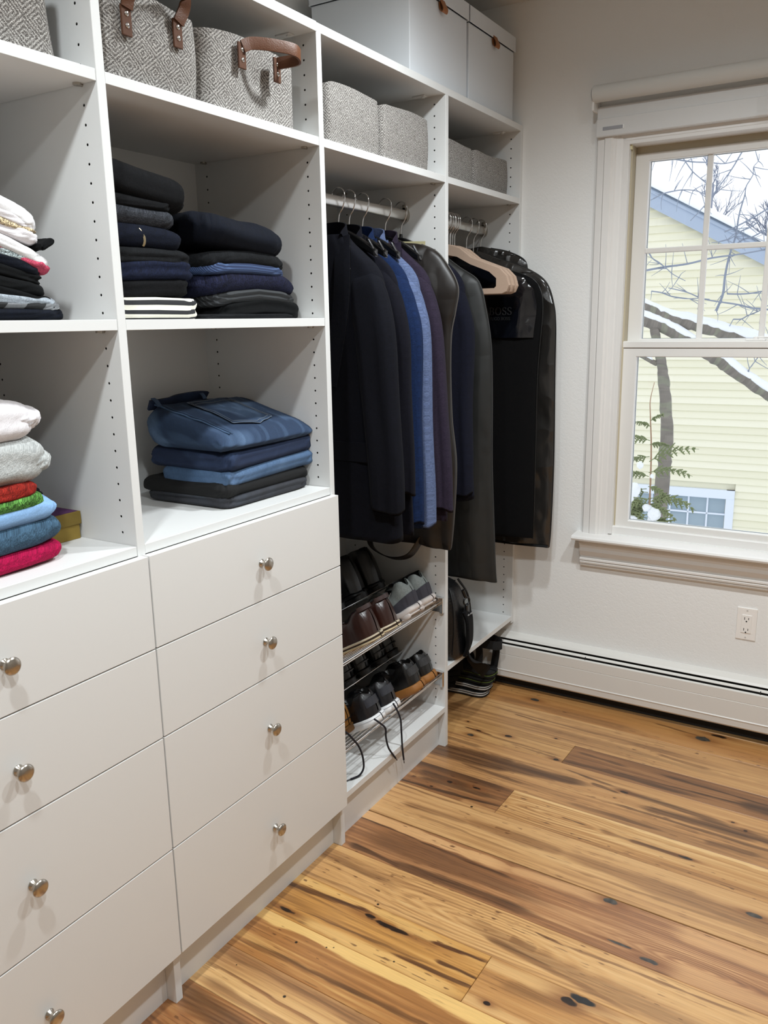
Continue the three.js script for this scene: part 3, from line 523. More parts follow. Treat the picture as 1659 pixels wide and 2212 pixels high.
// large lidded boxes on the top board
const M_box = std(0xdadee2, 0.75, { bumpMap: retile(weaveBump, 20), bumpScale: 0.0003 });
function lidded(label, z0, z1, xF, xB, y, h, lid, tabZ) {
  const t = thing('storage_box', label, 'box', [(xF + xB) / 2, y, (z0 + z1) / 2], 'lidded boxes on top of the closet');
  const L = g => g.translate(-(xF + xB) / 2, 0, -(z0 + z1) / 2), e = 0.006;
  mesh('box_body', L(box(xB + e, 0, z0 + e, xF - e, h, z1 - e, 0.003)), M_box, t);
  const g = [L(box(xB, h - lid + 0.045, z0, xF, h + 0.046, z1, 0.003)), L(box(xF - 0.003, h - lid, z0, xF, h + 0.046, z1, 0.001)), L(box(xB, h - lid, z0, xB + 0.003, h + 0.046, z1, 0.001)), L(box(xB, h - lid, z0, xF, h + 0.046, z0 + 0.003, 0.001)), L(box(xB, h - lid, z1 - 0.003, xF, h + 0.046, z1, 0.001))];
  mesh('lid', g, M_box, t);
  const tab = ribbon([[xF - 0.004, h - lid + 0.012, 0], [xF + 0.003, h - lid - 0.004, 0], [xF + 0.010, h - lid - 0.020, 0], [xF + 0.007, h - lid - 0.029, 0], [xF - 0.001, h - lid - 0.022, 0], [xF - 0.004, h - lid - 0.002, 0]].map(p => [p[0], p[1], tabZ]), [[0, 0, 1], [0, 0, 1]], 0.030, 0.0025, 24);
  mesh('pull_tab', L(tab), std(0x9a6238, 0.55), t).userData.label = 'tan leather pull tab';
}
lidded('larger pale grey lidded box on the closet top, its whole side showing', 0.411, 0.786, -0.018, -0.362, 2.1450, 0.232, 0.0, 0.594);
lidded('pale grey lidded box on the closet top next to the window wall', 0.036, 0.408, -0.018, -0.362, 2.1450, 0.232, 0.0, 0.214);

// ---------------------------------------------------------------- folded clothes
// a folded garment: pillow with rounded edges, layer creases, slump and small waves; origin at base centre, x is depth, z is width
function foldGeo({ w, d, h, seed = 1, layers = 2, e = 7, droop = 0, tilt = 0, tiltX = 0, wob = 0.006, puff = 0.0, groove = 0.004, round = 1, nose = 0, sideIn = 0, sag = 0, wedge = 0, crumple = 0.004, nT = 120, nE = 16 }) {
  const prof = [];
  const R = Math.min(h / 2, 0.045) * round;
  for (let i = 0; i <= 5; i++) prof.push([i / 5 * 0.97, 0, R]);
  for (let i = 0; i <= nE; i++) { const a = -1 + 2 * i / nE; prof.push([1, h / 2 + h / 2 * Math.sin(a * Math.PI / 2), R * (1 - Math.cos(a * Math.PI / 2))]); }
  for (let i = 8; i >= 0; i--) prof.push([i / 8 * 0.985, h, R]);
  const N = prof.length - 1;
  const top = (x, z, yr) => {
    const zn = 2 * z / w, xn = 2 * x / d;
    return droop * -(zn * zn) * h + tilt * zn * 0.5 + tiltX * xn * 0.5 - sag * sstep(0.25, -1.15, zn) * (0.8 + 0.2 * xn) + yr * (wedge * xn * 0.5 + puff * (1 - xn * xn) * (1 - zn * zn) + wob * 2 * (fbm(x * 9 + seed, z * 9, seed, 3) - 0.5) + wob * 0.8 * (fbm(x * 30, z * 22 + seed, seed + 3, 2) - 0.5));
  };
  const g = grid(nT, N, (u, v) => {
    const th = Math.PI - u * Math.PI * 2, k = Math.round(v * N), [r, y, ins0] = prof[k], c = Math.cos(th), s = Math.sin(th);
    let cx = Math.sign(c) * Math.abs(c) ** (2 / e), cz = Math.sign(s) * Math.abs(s) ** (2 / e);
    let ins = ins0, yr = y / h;
    const cr = crumple * (Math.abs(fbm(th * 5 + yr * 2.5, yr * 2.2 + seed, seed + 12, 3) - 0.5) * 2) * (r > 0.9 ? 1 : 0); ins += cr;
    for (let L = 1; L < layers; L++) { const yl = (L / layers + 0.10 * (noise(th * 1.4, L * 3.1, seed + 5) - 0.5)); ins += groove * Math.exp(-(((yr - yl) / (0.34 / layers)) ** 2)) * (0.5 + noise(th * 2, L, seed + 8)); }
    ins += 0.010 * (fbm(th * 2.2 + 9, yr * 1.6, seed + 2, 2) - 0.5) * (r > 0.9 ? 1 : 0);
    const hx = d / 2 + 0.005 - ins + nose * Math.sin(yr * Math.PI) * (c > 0 ? c : 0), hz = w / 2 + 0.007 - ins - sideIn * yr;
    const x = cx * hx * r, z = cz * hz * r;
    return [x, y + top(x, z, Math.min(1, yr * 1.0)), z, z + 0.7 * y, x + y];
  }, true);
  return { g, top: (x, z) => h + top(x, z, 1) };
}
const stackNames = {};
function folded(name, label, cat, group, { x0 = -0.36, x1 = -0.06, y0, y1, z0, z1, mat, ...o }) {
  const f = foldGeo({ w: z1 - z0, d: x1 - x0, h: y1 - y0, ...o });
  const t = thing(name, label, cat, [(x0 + x1) / 2, y0, (z0 + z1) / 2], group);
  mesh('cloth', f.g, mat, t);
  t.userData.top = undefined; delete t.userData.top;
  return { t, top: f.top, w: z1 - z0, d: x1 - x0, h: y1 - y0 };
}
const K = {
  black: cloth(0x08080a, { fuzz: true, vary: 0.35 }), blackT: cloth(0x060708, { vary: 0.25 }), char: cloth(0x131416, { fuzz: true, vary: 0.3 }), heather: cloth(0x2b2d32, { fuzz: true, vary: 0.3, heather: 0.05 }),
  navy: cloth(0x090e1c, { fuzz: true, vary: 0.25 }), navy2: cloth(0x10162a, { fuzz: true, vary: 0.3 }), navyF: cloth(0x141629, { fuzz: true, vary: 0.45, bump: 0.0016 }), ink: cloth(0x0b0f19, { vary: 0.2 }),
  white: cloth(0xdfdddd, { vary: 0.05 }), whiteK: cloth(0xdedadc, { vary: 0.04, fuzz: true, bump: 0.0004 }), pinkT: cloth(0xb5485f, { vary: 0.2 }), sequin: cloth(0xa9987a, { vary: 0.6, rough: 0.45, fuzz: true, bump: 0.002 }),
  greyH: cloth(0xa9aba9, { fuzz: true, vary: 0.12, heather: 0.05, bump: 0.0009 }), greyT: cloth(0x8d949b, { vary: 0.15, heather: 0.05 }), red: cloth(0x7d2018, { fuzz: true, vary: 0.3 }), green: cloth(0x4f7d3a, { fuzz: true, vary: 0.5, bump: 0.003 }),
  sky: cloth(0x86abd4, { vary: 0.06 }), slate: cloth(0x3d566a, { fuzz: true, vary: 0.25 }), pink: cloth(0x9c0e3f, { vary: 0.2 }),
};
function stripeMat(bands, period, rough = 0.9) {   // stripes across v, colours as [upto, r, g, b]
  const t = dataTex(64, 256, (u, v, x, y) => { const n = 0.9 + 0.2 * hash2(x, y, 3); for (const b of bands) if (v < b[0]) return [b[1] * n, b[2] * n, b[3] * n]; return [0, 0, 0]; }, true, 20, 1 / period);
  return phys(0xffffff, rough, { map: t, bumpMap: retile(weaveBump, 26), bumpScale: 0.0005, sheen: 0.15 });
}
K.stripe = stripeMat([[0.56, 226, 222, 208], [1, 34, 34, 37]], 0.0172);
K.rib = stripeMat([[0.6, 30, 44, 76], [1, 62, 82, 118]], 0.0052);
K.band = stripeMat([[0.72, 13, 14, 15], [1, 52, 54, 56]], 0.012);
K.check = (() => { const t = dataTex(128, 64, (u, v, x, y) => { const a = (Math.floor(u * 2) & 1), b = (Math.floor(v * 2) & 1), n = 0.92 + 0.16 * hash2(x, y, 4), c = a && b ? 38 : a || b ? 120 : 208; return [c * n, c * n * 1.02, c * n * 1.04]; }, true, 1 / 0.075, 1 / 0.10); return phys(0xffffff, 0.9, { map: t, sheen: 0.15 }); })();

// second bay, middle shelf, left pile (bottom to top)
const yB = 1.4813, L1 = 'left pile of folded knitwear', zL = 1.885;
folded('folded_shirt', 'cream and black striped shirt at the bottom of the left pile of dark knitwear', 'shirt', 'left pile of dark knitwear', { y0: yB, y1: 1.5235, z0: 1.637, z1: zL, mat: K.stripe, seed: 3, layers: 2, groove: 0.002, wob: 0.003, round: 0.35, e: 12 });
folded('folded_sweater', 'black folded sweater directly on the striped shirt', 'sweater', 'left pile of dark knitwear', { y0: 1.520, y1: 1.563, z0: 1.653, z1: zL, mat: K.black, seed: 4, layers: 2, tilt: -0.012 });
folded('folded_sweater', 'dark blue folded sweater in the middle of the left pile', 'sweater', 'left pile of dark knitwear', { y0: 1.555, y1: 1.595, z0: 1.634, z1: zL, mat: K.navy2, seed: 5, layers: 2, tilt: -0.012, x1: -0.055 });
folded('folded_sweater', 'thin black folded sweater under the navy zip top', 'sweater', 'left pile of dark knitwear', { y0: 1.586, y1: 1.622, z0: 1.640, z1: zL, mat: K.char, seed: 6, layers: 2, droop: 0.2 });
const zip = folded('folded_sweater', 'navy folded zip top with a pale metal zipper showing', 'sweater', 'left pile of dark knitwear', { y0: 1.615, y1: 1.662, z0: 1.669, z1: zL, mat: K.navy, seed: 7, layers: 1, tilt: 0.004 });
{ // zipper teeth run over the rounded front edge
  const pts = []; for (let i = 0; i <= 12; i++) { const a = lerp(1.45, -0.75, i / 12); pts.push([0.1535 - 0.0235 * (1 - Math.cos(a)), 0.0235 + 0.0245 * Math.sin(a), 0.030 - 0.026 * Math.sin(i / 12 * 1.7)]); }
  const z = mesh('zipper', tube(pts, 0.0030, 30, 6), std(0xb9ab8b, 0.35, { metalness: 0.8 }), zip.t);
}
folded('folded_sweater', 'charcoal heather folded sweater under the thick black one', 'sweater', 'left pile of dark knitwear', { y0: 1.657, y1: 1.697, z0: 1.685, z1: zL, mat: K.heather, seed: 8, layers: 1, tilt: 0.004 });
folded('folded_sweater', 'flat black folded sweater second from the top of the left pile', 'sweater', 'left pile of dark knitwear', { y0: 1.690, y1: 1.716, z0: 1.690, z1: zL, mat: K.black, seed: 9, layers: 1 });
folded('folded_sweater', 'thick black knitted sweater topmost of the left pile', 'sweater', 'left pile of dark knitwear', { y0: 1.700, y1: 1.770, z0: 1.648, z1: zL, mat: K.black, seed: 10, layers: 2, tilt: 0.030, nose: 0.01, puff: 0.006 });
// right pile
folded('folded_shirt', 'thin dark grey top lying at the bottom of the right pile', 'shirt', 'right pile of dark knitwear', { y0: yB, y1: 1.4925, z0: 1.285, z1: 1.625, mat: K.char, seed: 11, layers: 1, wob: 0.002 });
folded('folded_sweater', 'black folded sweater low in the right pile, sticking out farthest towards the upright', 'sweater', 'right pile of dark knitwear', { y0: 1.490, y1: 1.5325, z0: 1.262, z1: 1.575, mat: K.blackT, seed: 12, layers: 2, droop: 0.4, puff: 0.008 });
folded('folded_sweater', 'black knit with thin grey stripes in the right pile', 'sweater', 'right pile of dark knitwear', { y0: 1.518, y1: 1.552, z0: 1.285, z1: 1.595, mat: K.band, seed: 13, layers: 2, droop: 0.45, puff: 0.006 });
folded('folded_sweater', 'fuzzy purplish navy sweater in the right pile', 'sweater', 'right pile of dark knitwear', { y0: 1.543, y1: 1.587, z0: 1.288, z1: 1.61, mat: K.navyF, seed: 14, layers: 1, droop: 0.35, puff: 0.008, tilt: -0.006 });
folded('folded_sweater', 'blue ribbed folded sweater in the middle of the right pile', 'sweater', 'right pile of dark knitwear', { y0: 1.580, y1: 1.608, z0: 1.330, z1: 1.595, mat: K.rib, seed: 15, layers: 1, droop: 0.25, wob: 0.002 });
folded('folded_sweater', 'dark charcoal folded sweater under the bulky navy one', 'sweater', 'right pile of dark knitwear', { y0: 1.600, y1: 1.633, z0: 1.328, z1: 1.60, mat: K.char, seed: 16, layers: 1, droop: 0.4 });
folded('folded_sweater', 'bulky blue-black sweater topmost of the right pile', 'sweater', 'right pile of dark knitwear', { y0: 1.624, y1: 1.697, z0: 1.337, z1: 1.605, mat: K.ink, seed: 17, layers: 1, puff: 0.012, tilt: 0.022, nose: 0.012 });

// nearest bay, middle shelf: pile with white and pink tops
const g1 = 'upper pile at the left edge', z2 = 2.30;
const up = (y0, y1, z0, mat, label, o = {}, name = 'folded_shirt', cat = 'shirt') => folded(name, label, cat, g1, { y0, y1, z0, z1: z2, mat, ...o });
up(yB, 1.5025, 1.968, K.ink, 'dark navy top at the very bottom of the upper pile at the left edge', { seed: 21, layers: 1, wob: 0.002 });
up(1.5005, 1.5165, 1.979, K.check, 'grey and white checked shirt low in the upper left pile', { seed: 22, layers: 1, wob: 0.002, tilt: 0.006 });
up(1.513, 1.532, 1.982, K.greyT, 'light grey t-shirt above the checked shirt', { sag: 0.008, seed: 23, layers: 1, wob: 0.003, tilt: 0.012 });
up(1.524, 1.551, 1.976, K.blackT, 'black top with a drooping edge above the light grey t-shirt', { sag: 0.022, seed: 24, layers: 1, tilt: 0.026 });
up(1.541, 1.568, 2.004, K.blackT, 'black folded t-shirt, third black one from the top of its pile', { sag: 0.016, seed: 25, layers: 1, tilt: 0.016 });
up(1.562, 1.588, 2.006, K.blackT, 'black folded t-shirt in the middle of the black ones', { sag: 0.018, seed: 26, layers: 2, tilt: 0.014 });
up(1.581, 1.607, 2.008, K.ink, 'blackish blue t-shirt under the grey patterned one', { sag: 0.02, seed: 27, layers: 1, tilt: 0.016 });
up(1.598, 1.618, 2.002, cloth(0x8f999a, { vary: 0.55 }), 'grey patterned t-shirt below the pink one', { sag: 0.024, seed: 28, layers: 1, tilt: 0.018 });
up(1.610, 1.634, 1.992, K.pinkT, 'dusty pink crumpled top in the upper left pile', { sag: 0.04, seed: 29, layers: 1, tilt: 0.034, wob: 0.009 });
const blk = up(1.616, 1.646, 1.985, K.white, 'white t-shirt with a black band hanging over the side', { sag: 0.04, seed: 30, layers: 1, tilt: 0.034 });
mesh('black_band', foldGeo({ w: 0.024, d: 0.13, h: 0.012, seed: 3, layers: 1, wob: 0.001 }).g.rotateX(0.5).translate(0.088, -0.012, -(z2 - 1.985) / 2 + 0.018), K.blackT, blk.t);
up(1.634, 1.660, 2.002, K.whiteK, 'white folded sweater below the beige glittering one', { sag: 0.022, seed: 31, layers: 2, tilt: 0.020 });
up(1.652, 1.670, 2.012, K.sequin, 'beige glittering sequined top', { sag: 0.024, seed: 32, layers: 1, tilt: 0.022, wob: 0.005 });
up(1.662, 1.682, 2.010, K.whiteK, 'thin white top directly under the topmost white one', { sag: 0.026, seed: 33, layers: 1, tilt: 0.022 });
up(1.674, 1.712, 2.004, K.white, 'white folded top, topmost of the upper left pile', { sag: 0.034, seed: 34, layers: 1, tilt: 0.036, puff: 0.004 });

// nearest bay, drawer deck: coloured pile
const yD = 1.0533, g2 = 'coloured pile at the left edge', z3 = 2.34;
const lo = (y0, y1, z0, mat, label, o = {}, name = 'folded_shirt', cat = 'shirt') => folded(name, label, cat, g2, { y0, y1, z0, z1: z3, x1: -0.05, mat, ...o });
lo(yD, 1.091, 2.034, K.pink, 'deep pink folded top at the bottom of the coloured pile', { seed: 41, layers: 1, wob: 0.008, tilt: -0.01, puff: 0.006 });
lo(1.084, 1.133, 2.030, K.slate, 'slate blue folded sweater above the deep pink top', { seed: 42, layers: 1, tilt: -0.012, wob: 0.005 }, 'folded_sweater', 'sweater');
lo(1.126, 1.170, 2.036, K.sky, 'sky blue crumpled folded shirt', { seed: 43, layers: 1, tilt: -0.012, wob: 0.013 });
lo(1.158, 1.185, 2.054, K.green, 'green heathered folded sweater', { seed: 44, layers: 1, wob: 0.008 }, 'folded_sweater', 'sweater');
lo(1.180, 1.206, 2.072, K.red, 'rust red folded sweater between the green and grey ones', { seed: 45, layers: 1, wob: 0.006 }, 'folded_sweater', 'sweater');
const sg = lo(1.200, 1.286, 2.046, K.greyH, 'thick light grey heather sweatshirt', { seed: 46, layers: 2, wob: 0.008, puff: 0.010, groove: 0.006 }, 'folded_sweater', 'sweater');
const sw = lo(1.277, 1.348, 2.058, K.whiteK, 'white folded sweatshirt topmost of the coloured pile', { seed: 47, layers: 2, wob: 0.008, puff: 0.010, groove: 0.006 }, 'folded_sweater', 'sweater');
for (const [o, m, y, s] of [[sw, K.whiteK, 0.016, 4], [sg, K.greyH, 0.018, 9]]) mesh('sleeve_fold', foldGeo({ w: 0.075, d: 0.20, h: 0.042, seed: s, layers: 1, wob: 0.010, crumple: 0.012, e: 3.4 }).g.rotateX(0.10).translate(0.045, y, -o.w / 2 + 0.020), m, o.t);
// behind that pile: gold box, black ornament, paper bag
{
  const t = thing('gift_box', 'flat gold gift box with a purple lid top beside the coloured pile', 'box', [-0.23, yD, 1.965]);
  const gold = std(0xa58a3c, 0.5, { metalness: 0.35, bumpMap: retile(fuzzBump, 12), bumpScale: 0.0006 });
  mesh('box_body', box(-0.075, 0, -0.043, 0.075, 0.045, 0.06, 0.001), gold, t);
  mesh('lid', [box(-0.078, 0.030, -0.046, 0.078, 0.056, 0.063, 0.001)], std(0x8f7730, 0.5, { metalness: 0.3, bumpMap: retile(fuzzBump, 12), bumpScale: 0.0006 }), t);
  mesh('lid_panel', box(-0.074, 0.0555, -0.042, 0.074, 0.0568, 0.059), std(0x4b2350, 0.7), t).userData.label = 'purple panel on the lid';
  const o = thing('ornament', 'small knobbly black ornament with a red band on the gold box', 'ornament', [-0.225, yD + 0.0568, 1.972]);
  const bead = []; const r = rng(9); for (let i = 0; i < 46; i++) { const a = r() * 6.283, b = Math.acos(2 * r() - 1); bead.push(new THREE.SphereGeometry(0.0058, 8, 6).translate(0.020 * Math.sin(b) * Math.cos(a), 0.024 + 0.021 * Math.cos(b), 0.020 * Math.sin(b) * Math.sin(a))); }
  bead.push(new THREE.SphereGeometry(0.0205, 18, 12).translate(0, 0.024, 0));
  mesh('body', bead, std(0x17171a, 0.35), o); mesh('band', new THREE.TorusGeometry(0.0185, 0.0045, 8, 20).rotateX(1.4).translate(0, 0.034, 0.004), std(0x8c1420, 0.5), o);
  const b = thing('paper_bag', 'crumpled brown paper bag standing behind the coloured pile', 'bag', [-0.315, yD, 1.99]);
  mesh('bag_body', grid(40, 14, (u, v) => { const a = u * Math.PI * 2, c = Math.cos(a), s = Math.sin(a), k = 1 - 0.25 * v, n = 0.006 * (fbm(a * 3, v * 5, 4, 3) - 0.5); return [(Math.sign(c) * Math.abs(c) ** 0.4 * 0.035 + n) * k, v * 0.125, (Math.sign(s) * Math.abs(s) ** 0.4 * 0.055 + n) * k]; }, true), std(0x77675c, 0.9, { side: THREE.DoubleSide }), b);
}

// second bay, drawer deck: jeans. Denim with twill, fading in patches as worn denim does
function denim(hex, seed, fade = 0.35) {
  const c = new THREE.Color(hex), k = [c.r, c.g, c.b].map(v => 255 * (v <= 0.0031308 ? v * 12.92 : 1.055 * v ** (1 / 2.4) - 0.055));
  const t = dataTex(512, 512, (u, v, x, y) => { const tw = ((x + y * 2) % 4 < 2 ? 1.05 : 0.93), n = 0.9 + 0.2 * hash2(x, y, seed), f = fade * (sstep(0.42, 0.75, pnoise(u * 5, v * 5, 5, 5, seed)) * 0.9 + 0.5 * sstep(0.5, 0.8, pnoise(u * 22, v * 9, 22, 9, seed + 2))); return k.map((q, i) => lerp(q, [112, 136, 166][i], f) * tw * n); }, true, 3.2, 3.2);
  return phys(0xffffff, 0.9, { map: t, bumpMap: retile(weaveBump, 40), bumpScale: 0.0004, sheen: 0.15 });
}
const D = { grey: denim(0x303136, 51, 0.10), black: denim(0x050506, 52, 0.0), light: denim(0x3f5877, 53, 0.25), mid: denim(0x14233f, 54, 0.10), top: denim(0x20334d, 55, 0.42) };
const jn = 'folded jeans above the drawers';
const jeans = (y0, y1, z0, z1, mat, label, o) => folded('folded_jeans', label, 'jeans', jn, { x0: -0.315, x1: -0.058, y0, y1, z0, z1, mat, nose: 0.004, e: 13, ...o });
const seam = std(0x66717f, 0.8);
jeans(yD, 1.083, 1.283, 1.592, D.grey, 'grey washed folded jeans at the bottom of the jeans pile', { seed: 51, layers: 2, wob: 0.004 });
jeans(1.076, 1.112, 1.275, 1.595, D.black, 'black folded jeans second from the bottom of the jeans pile', { seed: 52, layers: 1, tilt: 0, x0: -0.335, wob: 0.006 });
jeans(1.103, 1.148, 1.245, 1.582, D.light, 'light blue folded jeans in the middle of the jeans pile', { seed: 53, layers: 2, tilt: -0.012, x0: -0.275 });
const j4 = jeans(1.139, 1.190, 1.243, 1.580, D.mid, 'dark blue folded jeans just under the topmost pair', { seed: 54, layers: 2, tilt: -0.008, x0: -0.315 });
const j5 = jeans(1.182, 1.252, 1.246, 1.592, D.top, 'faded blue jeans with a back pocket, topmost of the jeans pile', { seed: 55, layers: 1, wedge: -0.066, puff: 0.012, wob: 0.007, x0: -0.305 });
{
  const t = j5.t, T5 = (x, z, up = 0.0015) => [x, j5.top(x, z) + up, z];
  // back pocket: raised patch with a pointed end towards the viewer's right, double stitching
  const out = [[-0.075, 0.075], [0.058, 0.082], [0.082, 0.004], [0.058, -0.074], [-0.075, -0.064]];
  const inPoly = (u, v) => { const a = lerp(-0.075, 0.07 - 0.0, u), w = lerp(-0.068, 0.078, v); const tip = (1 - Math.abs(v - 0.5) * 2) * 0.022 * u; return [a + tip, w]; };
  mesh('pocket', merge([grid(16, 14, (u, v) => { const [x, z] = inPoly(u, v); return [...T5(x, z, 0.0035), z, x]; }).rotateX(0)].map(g => { const ix = g.index.array; for (let i = 0; i < ix.length; i += 3) { const q = ix[i]; ix[i] = ix[i + 1]; ix[i + 1] = q; } g.computeVertexNormals(); return g; })), D.top, t);
  const line = (pts, r = 0.0010, up = 0.0045) => { const q = []; for (let i = 0; i < pts.length - 1; i++) for (let k = 0; k < 8; k++) { const f = k / 8; q.push(T5(lerp(pts[i][0], pts[i + 1][0], f), lerp(pts[i][1], pts[i + 1][1], f), up)); } q.push(T5(...pts[pts.length - 1], up)); return tube(q, r, q.length * 2, 5); };
  const P5 = [inPoly(0, 1), inPoly(0.5, 1), inPoly(1, 1), inPoly(1, 0.5), inPoly(1, 0), inPoly(0.5, 0), inPoly(0, 0)];
  mesh('stitching', [line(P5), line(P5.map(([x, z]) => [x * 0.9, z * 0.9 + 0.0005])), line([inPoly(0, 1), inPoly(0, 0)], 0.0012), line([inPoly(0.12, 1), inPoly(0.12, 0)])], seam, t);
  mesh('side_seam', [line([[0.11, 0.135], [0.05, 0.142], [-0.05, 0.150], [-0.11, 0.152]], 0.0024, 0.001), line([[0.11, 0.125], [0.05, 0.132], [-0.05, 0.140], [-0.11, 0.142]], 0.001, 0.0015)], D.light, t);
  // waistband rolled at the back edge
  const wb = []; for (let i = 0; i <= 10; i++) { const z = lerp(-0.03, 0.165, i / 10); wb.push(T5(-0.112 + 0.004 * Math.sin(i), z, 0.004 + 0.004 * Math.sin(i * 0.5))); }
  mesh('waistband', ribbon(wb, [[0.6, 1, 0], [0.6, 1, 0]], 0.026, 0.006, 40), D.mid, t);
  for (const z of [0.0, 0.155]) mesh('belt_loop', ribbon([T5(-0.088, z, 0.002), T5(-0.098, z, 0.012), T5(-0.110, z, 0.016)], [[0, 0, 1], [0, 0, 1]], 0.012, 0.003, 10), D.top, t);
}

// ---------------------------------------------------------------- hanging clothes
// body swept through level rings; levels [y, cx, cz, rx, rz]; folds ripple the outline more towards the hem
function sweep(levels, { n = 84, m = 60, e = 2.6, fold = 0.006, seed = 1, freq = 7, capIn = true, closeBottom = true } = {}) {
  const V = i => levels.map(l => l[i]), lev = v => {
    const t = v * (levels.length - 1), i = Math.min(levels.length - 2, Math.floor(t)), f = t - i, g = k => levels[clamp(k, 0, levels.length - 1)];
    return [0, 1, 2, 3, 4].map(q => { const a = g(i - 1)[q], b = g(i)[q], c = g(i + 1)[q], d = g(i + 2)[q]; return b + 0.5 * f * (c - a + f * (2 * a - 5 * b + 4 * c - d + f * (3 * (b - c) + d - a))); });
  };
  const y0 = levels[0][0], y1 = levels[levels.length - 1][0];
  return grid(n, m + 4, (u, v) => {
    const j = Math.round(v * (m + 4)), th = Math.PI - u * Math.PI * 2, c = Math.cos(th), s = Math.sin(th);
    let k = 1, vv, dy = 0;
    if (j < 2) { k = j * 0.48; vv = 0; dy = closeBottom ? 0.004 * (2 - j) : 0.03 * (2 - j); } else if (j > m + 2) { k = (m + 4 - j) * 0.45; vv = 1; dy = 0; } else vv = (j - 2) / m;
    const L = lev(vv), hang = clamp((y1 - L[0]) / (y1 - y0));
    const rip = fold * (0.25 + hang) * (Math.sin(th * freq + 3 * fbm(L[0] * 1.4, 2, seed, 2) + seed) * 0.6 + (fbm(c * 3 + 5, L[0] * 2.2 + s, seed + 3, 3) - 0.5) * 1.6);
    const cx = Math.sign(c) * Math.abs(c) ** (2 / e), cz = Math.sign(s) * Math.abs(s) ** (2 / e);
    const x = L[1] + k * cx * Math.max(0.002, L[3] + rip * 0.35), z = L[2] + k * cz * Math.max(0.002, L[4] + rip);
    return [x, L[0] + dy + (j <= 3 ? 0.006 * Math.sin(th * 2 + seed) : 0), z, x * 1.0 + z * 0.6, L[0]];
  }, true);
}
const HOOK = (dz = 0) => tube([[-0.021, 1.800, 0], [-0.017, 1.8215, 0.001], [0, 1.8315, 0.001], [0.019, 1.822, 0], [0.0215, 1.798, 0], [0.012, 1.776, -0.002], [0.003, 1.762, 0], [0, 1.742, 0.001], [0, 1.715, 0]].map(p => [p[0], p[1], p[2] + dz]), 0.0019, 46, 8);
const M_plastic = std(0x070708, 0.3);
// broad black suit hanger; arms slope from the neck to the shoulders
function suitHanger(z, label, o = {}) {
  const t = thing('coat_hanger', label, 'hanger', [ROD_X, 1.60, z], 'black suit hangers');
  const g = q => q.translate(0, -1.60, 0);
  mesh('hook', g(HOOK()), M.chrome, t);
  const arm = s => { const top = [], bot = []; for (let i = 0; i <= 10; i++) { const f = i / 10, x = s * f * 0.118, y = 1.722 - 0.010 * f - 0.052 * f ** 1.5; top.push([x, y]); bot.push([x, y - lerp(0.026, 0.012, f)]); } const pts = [...top, ...bot.reverse()]; return extrude(s > 0 ? pts.reverse() : pts, 0.008 + (o.fat ?? 0.003), 0.004).translate(0, 0, -0.006); };
  mesh('arm', g(arm(1)), M_plastic, t); mesh('arm', g(arm(-1)), M_plastic, t);
  mesh('collar_cap', g(cyl(0.005, 0.006, 0.016, 12).translate(0, 1.728, 0)), M.black, t);
  // lighter bar added to imitate the gloss on the arm tip
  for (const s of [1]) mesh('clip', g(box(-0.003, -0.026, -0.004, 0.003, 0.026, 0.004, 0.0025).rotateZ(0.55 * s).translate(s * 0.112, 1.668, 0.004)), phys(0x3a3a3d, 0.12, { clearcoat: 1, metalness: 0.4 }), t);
  return t;
}
const JK = {
  a: cloth(0x090a12, { vary: 0.2, bump: 0.0004 }), b: cloth(0x0c0c15, { vary: 0.2, bump: 0.0004 }), blue: cloth(0x112243, { vary: 0.16, bump: 0.0004 }), pale: cloth(0x525f7f, { vary: 0.16, heather: 0.04, bump: 0.0005 }),
  plum: cloth(0x2a2331, { vary: 0.14, bump: 0.0004 }), navy: cloth(0x0f111e, { vary: 0.16, bump: 0.0004 }),
};
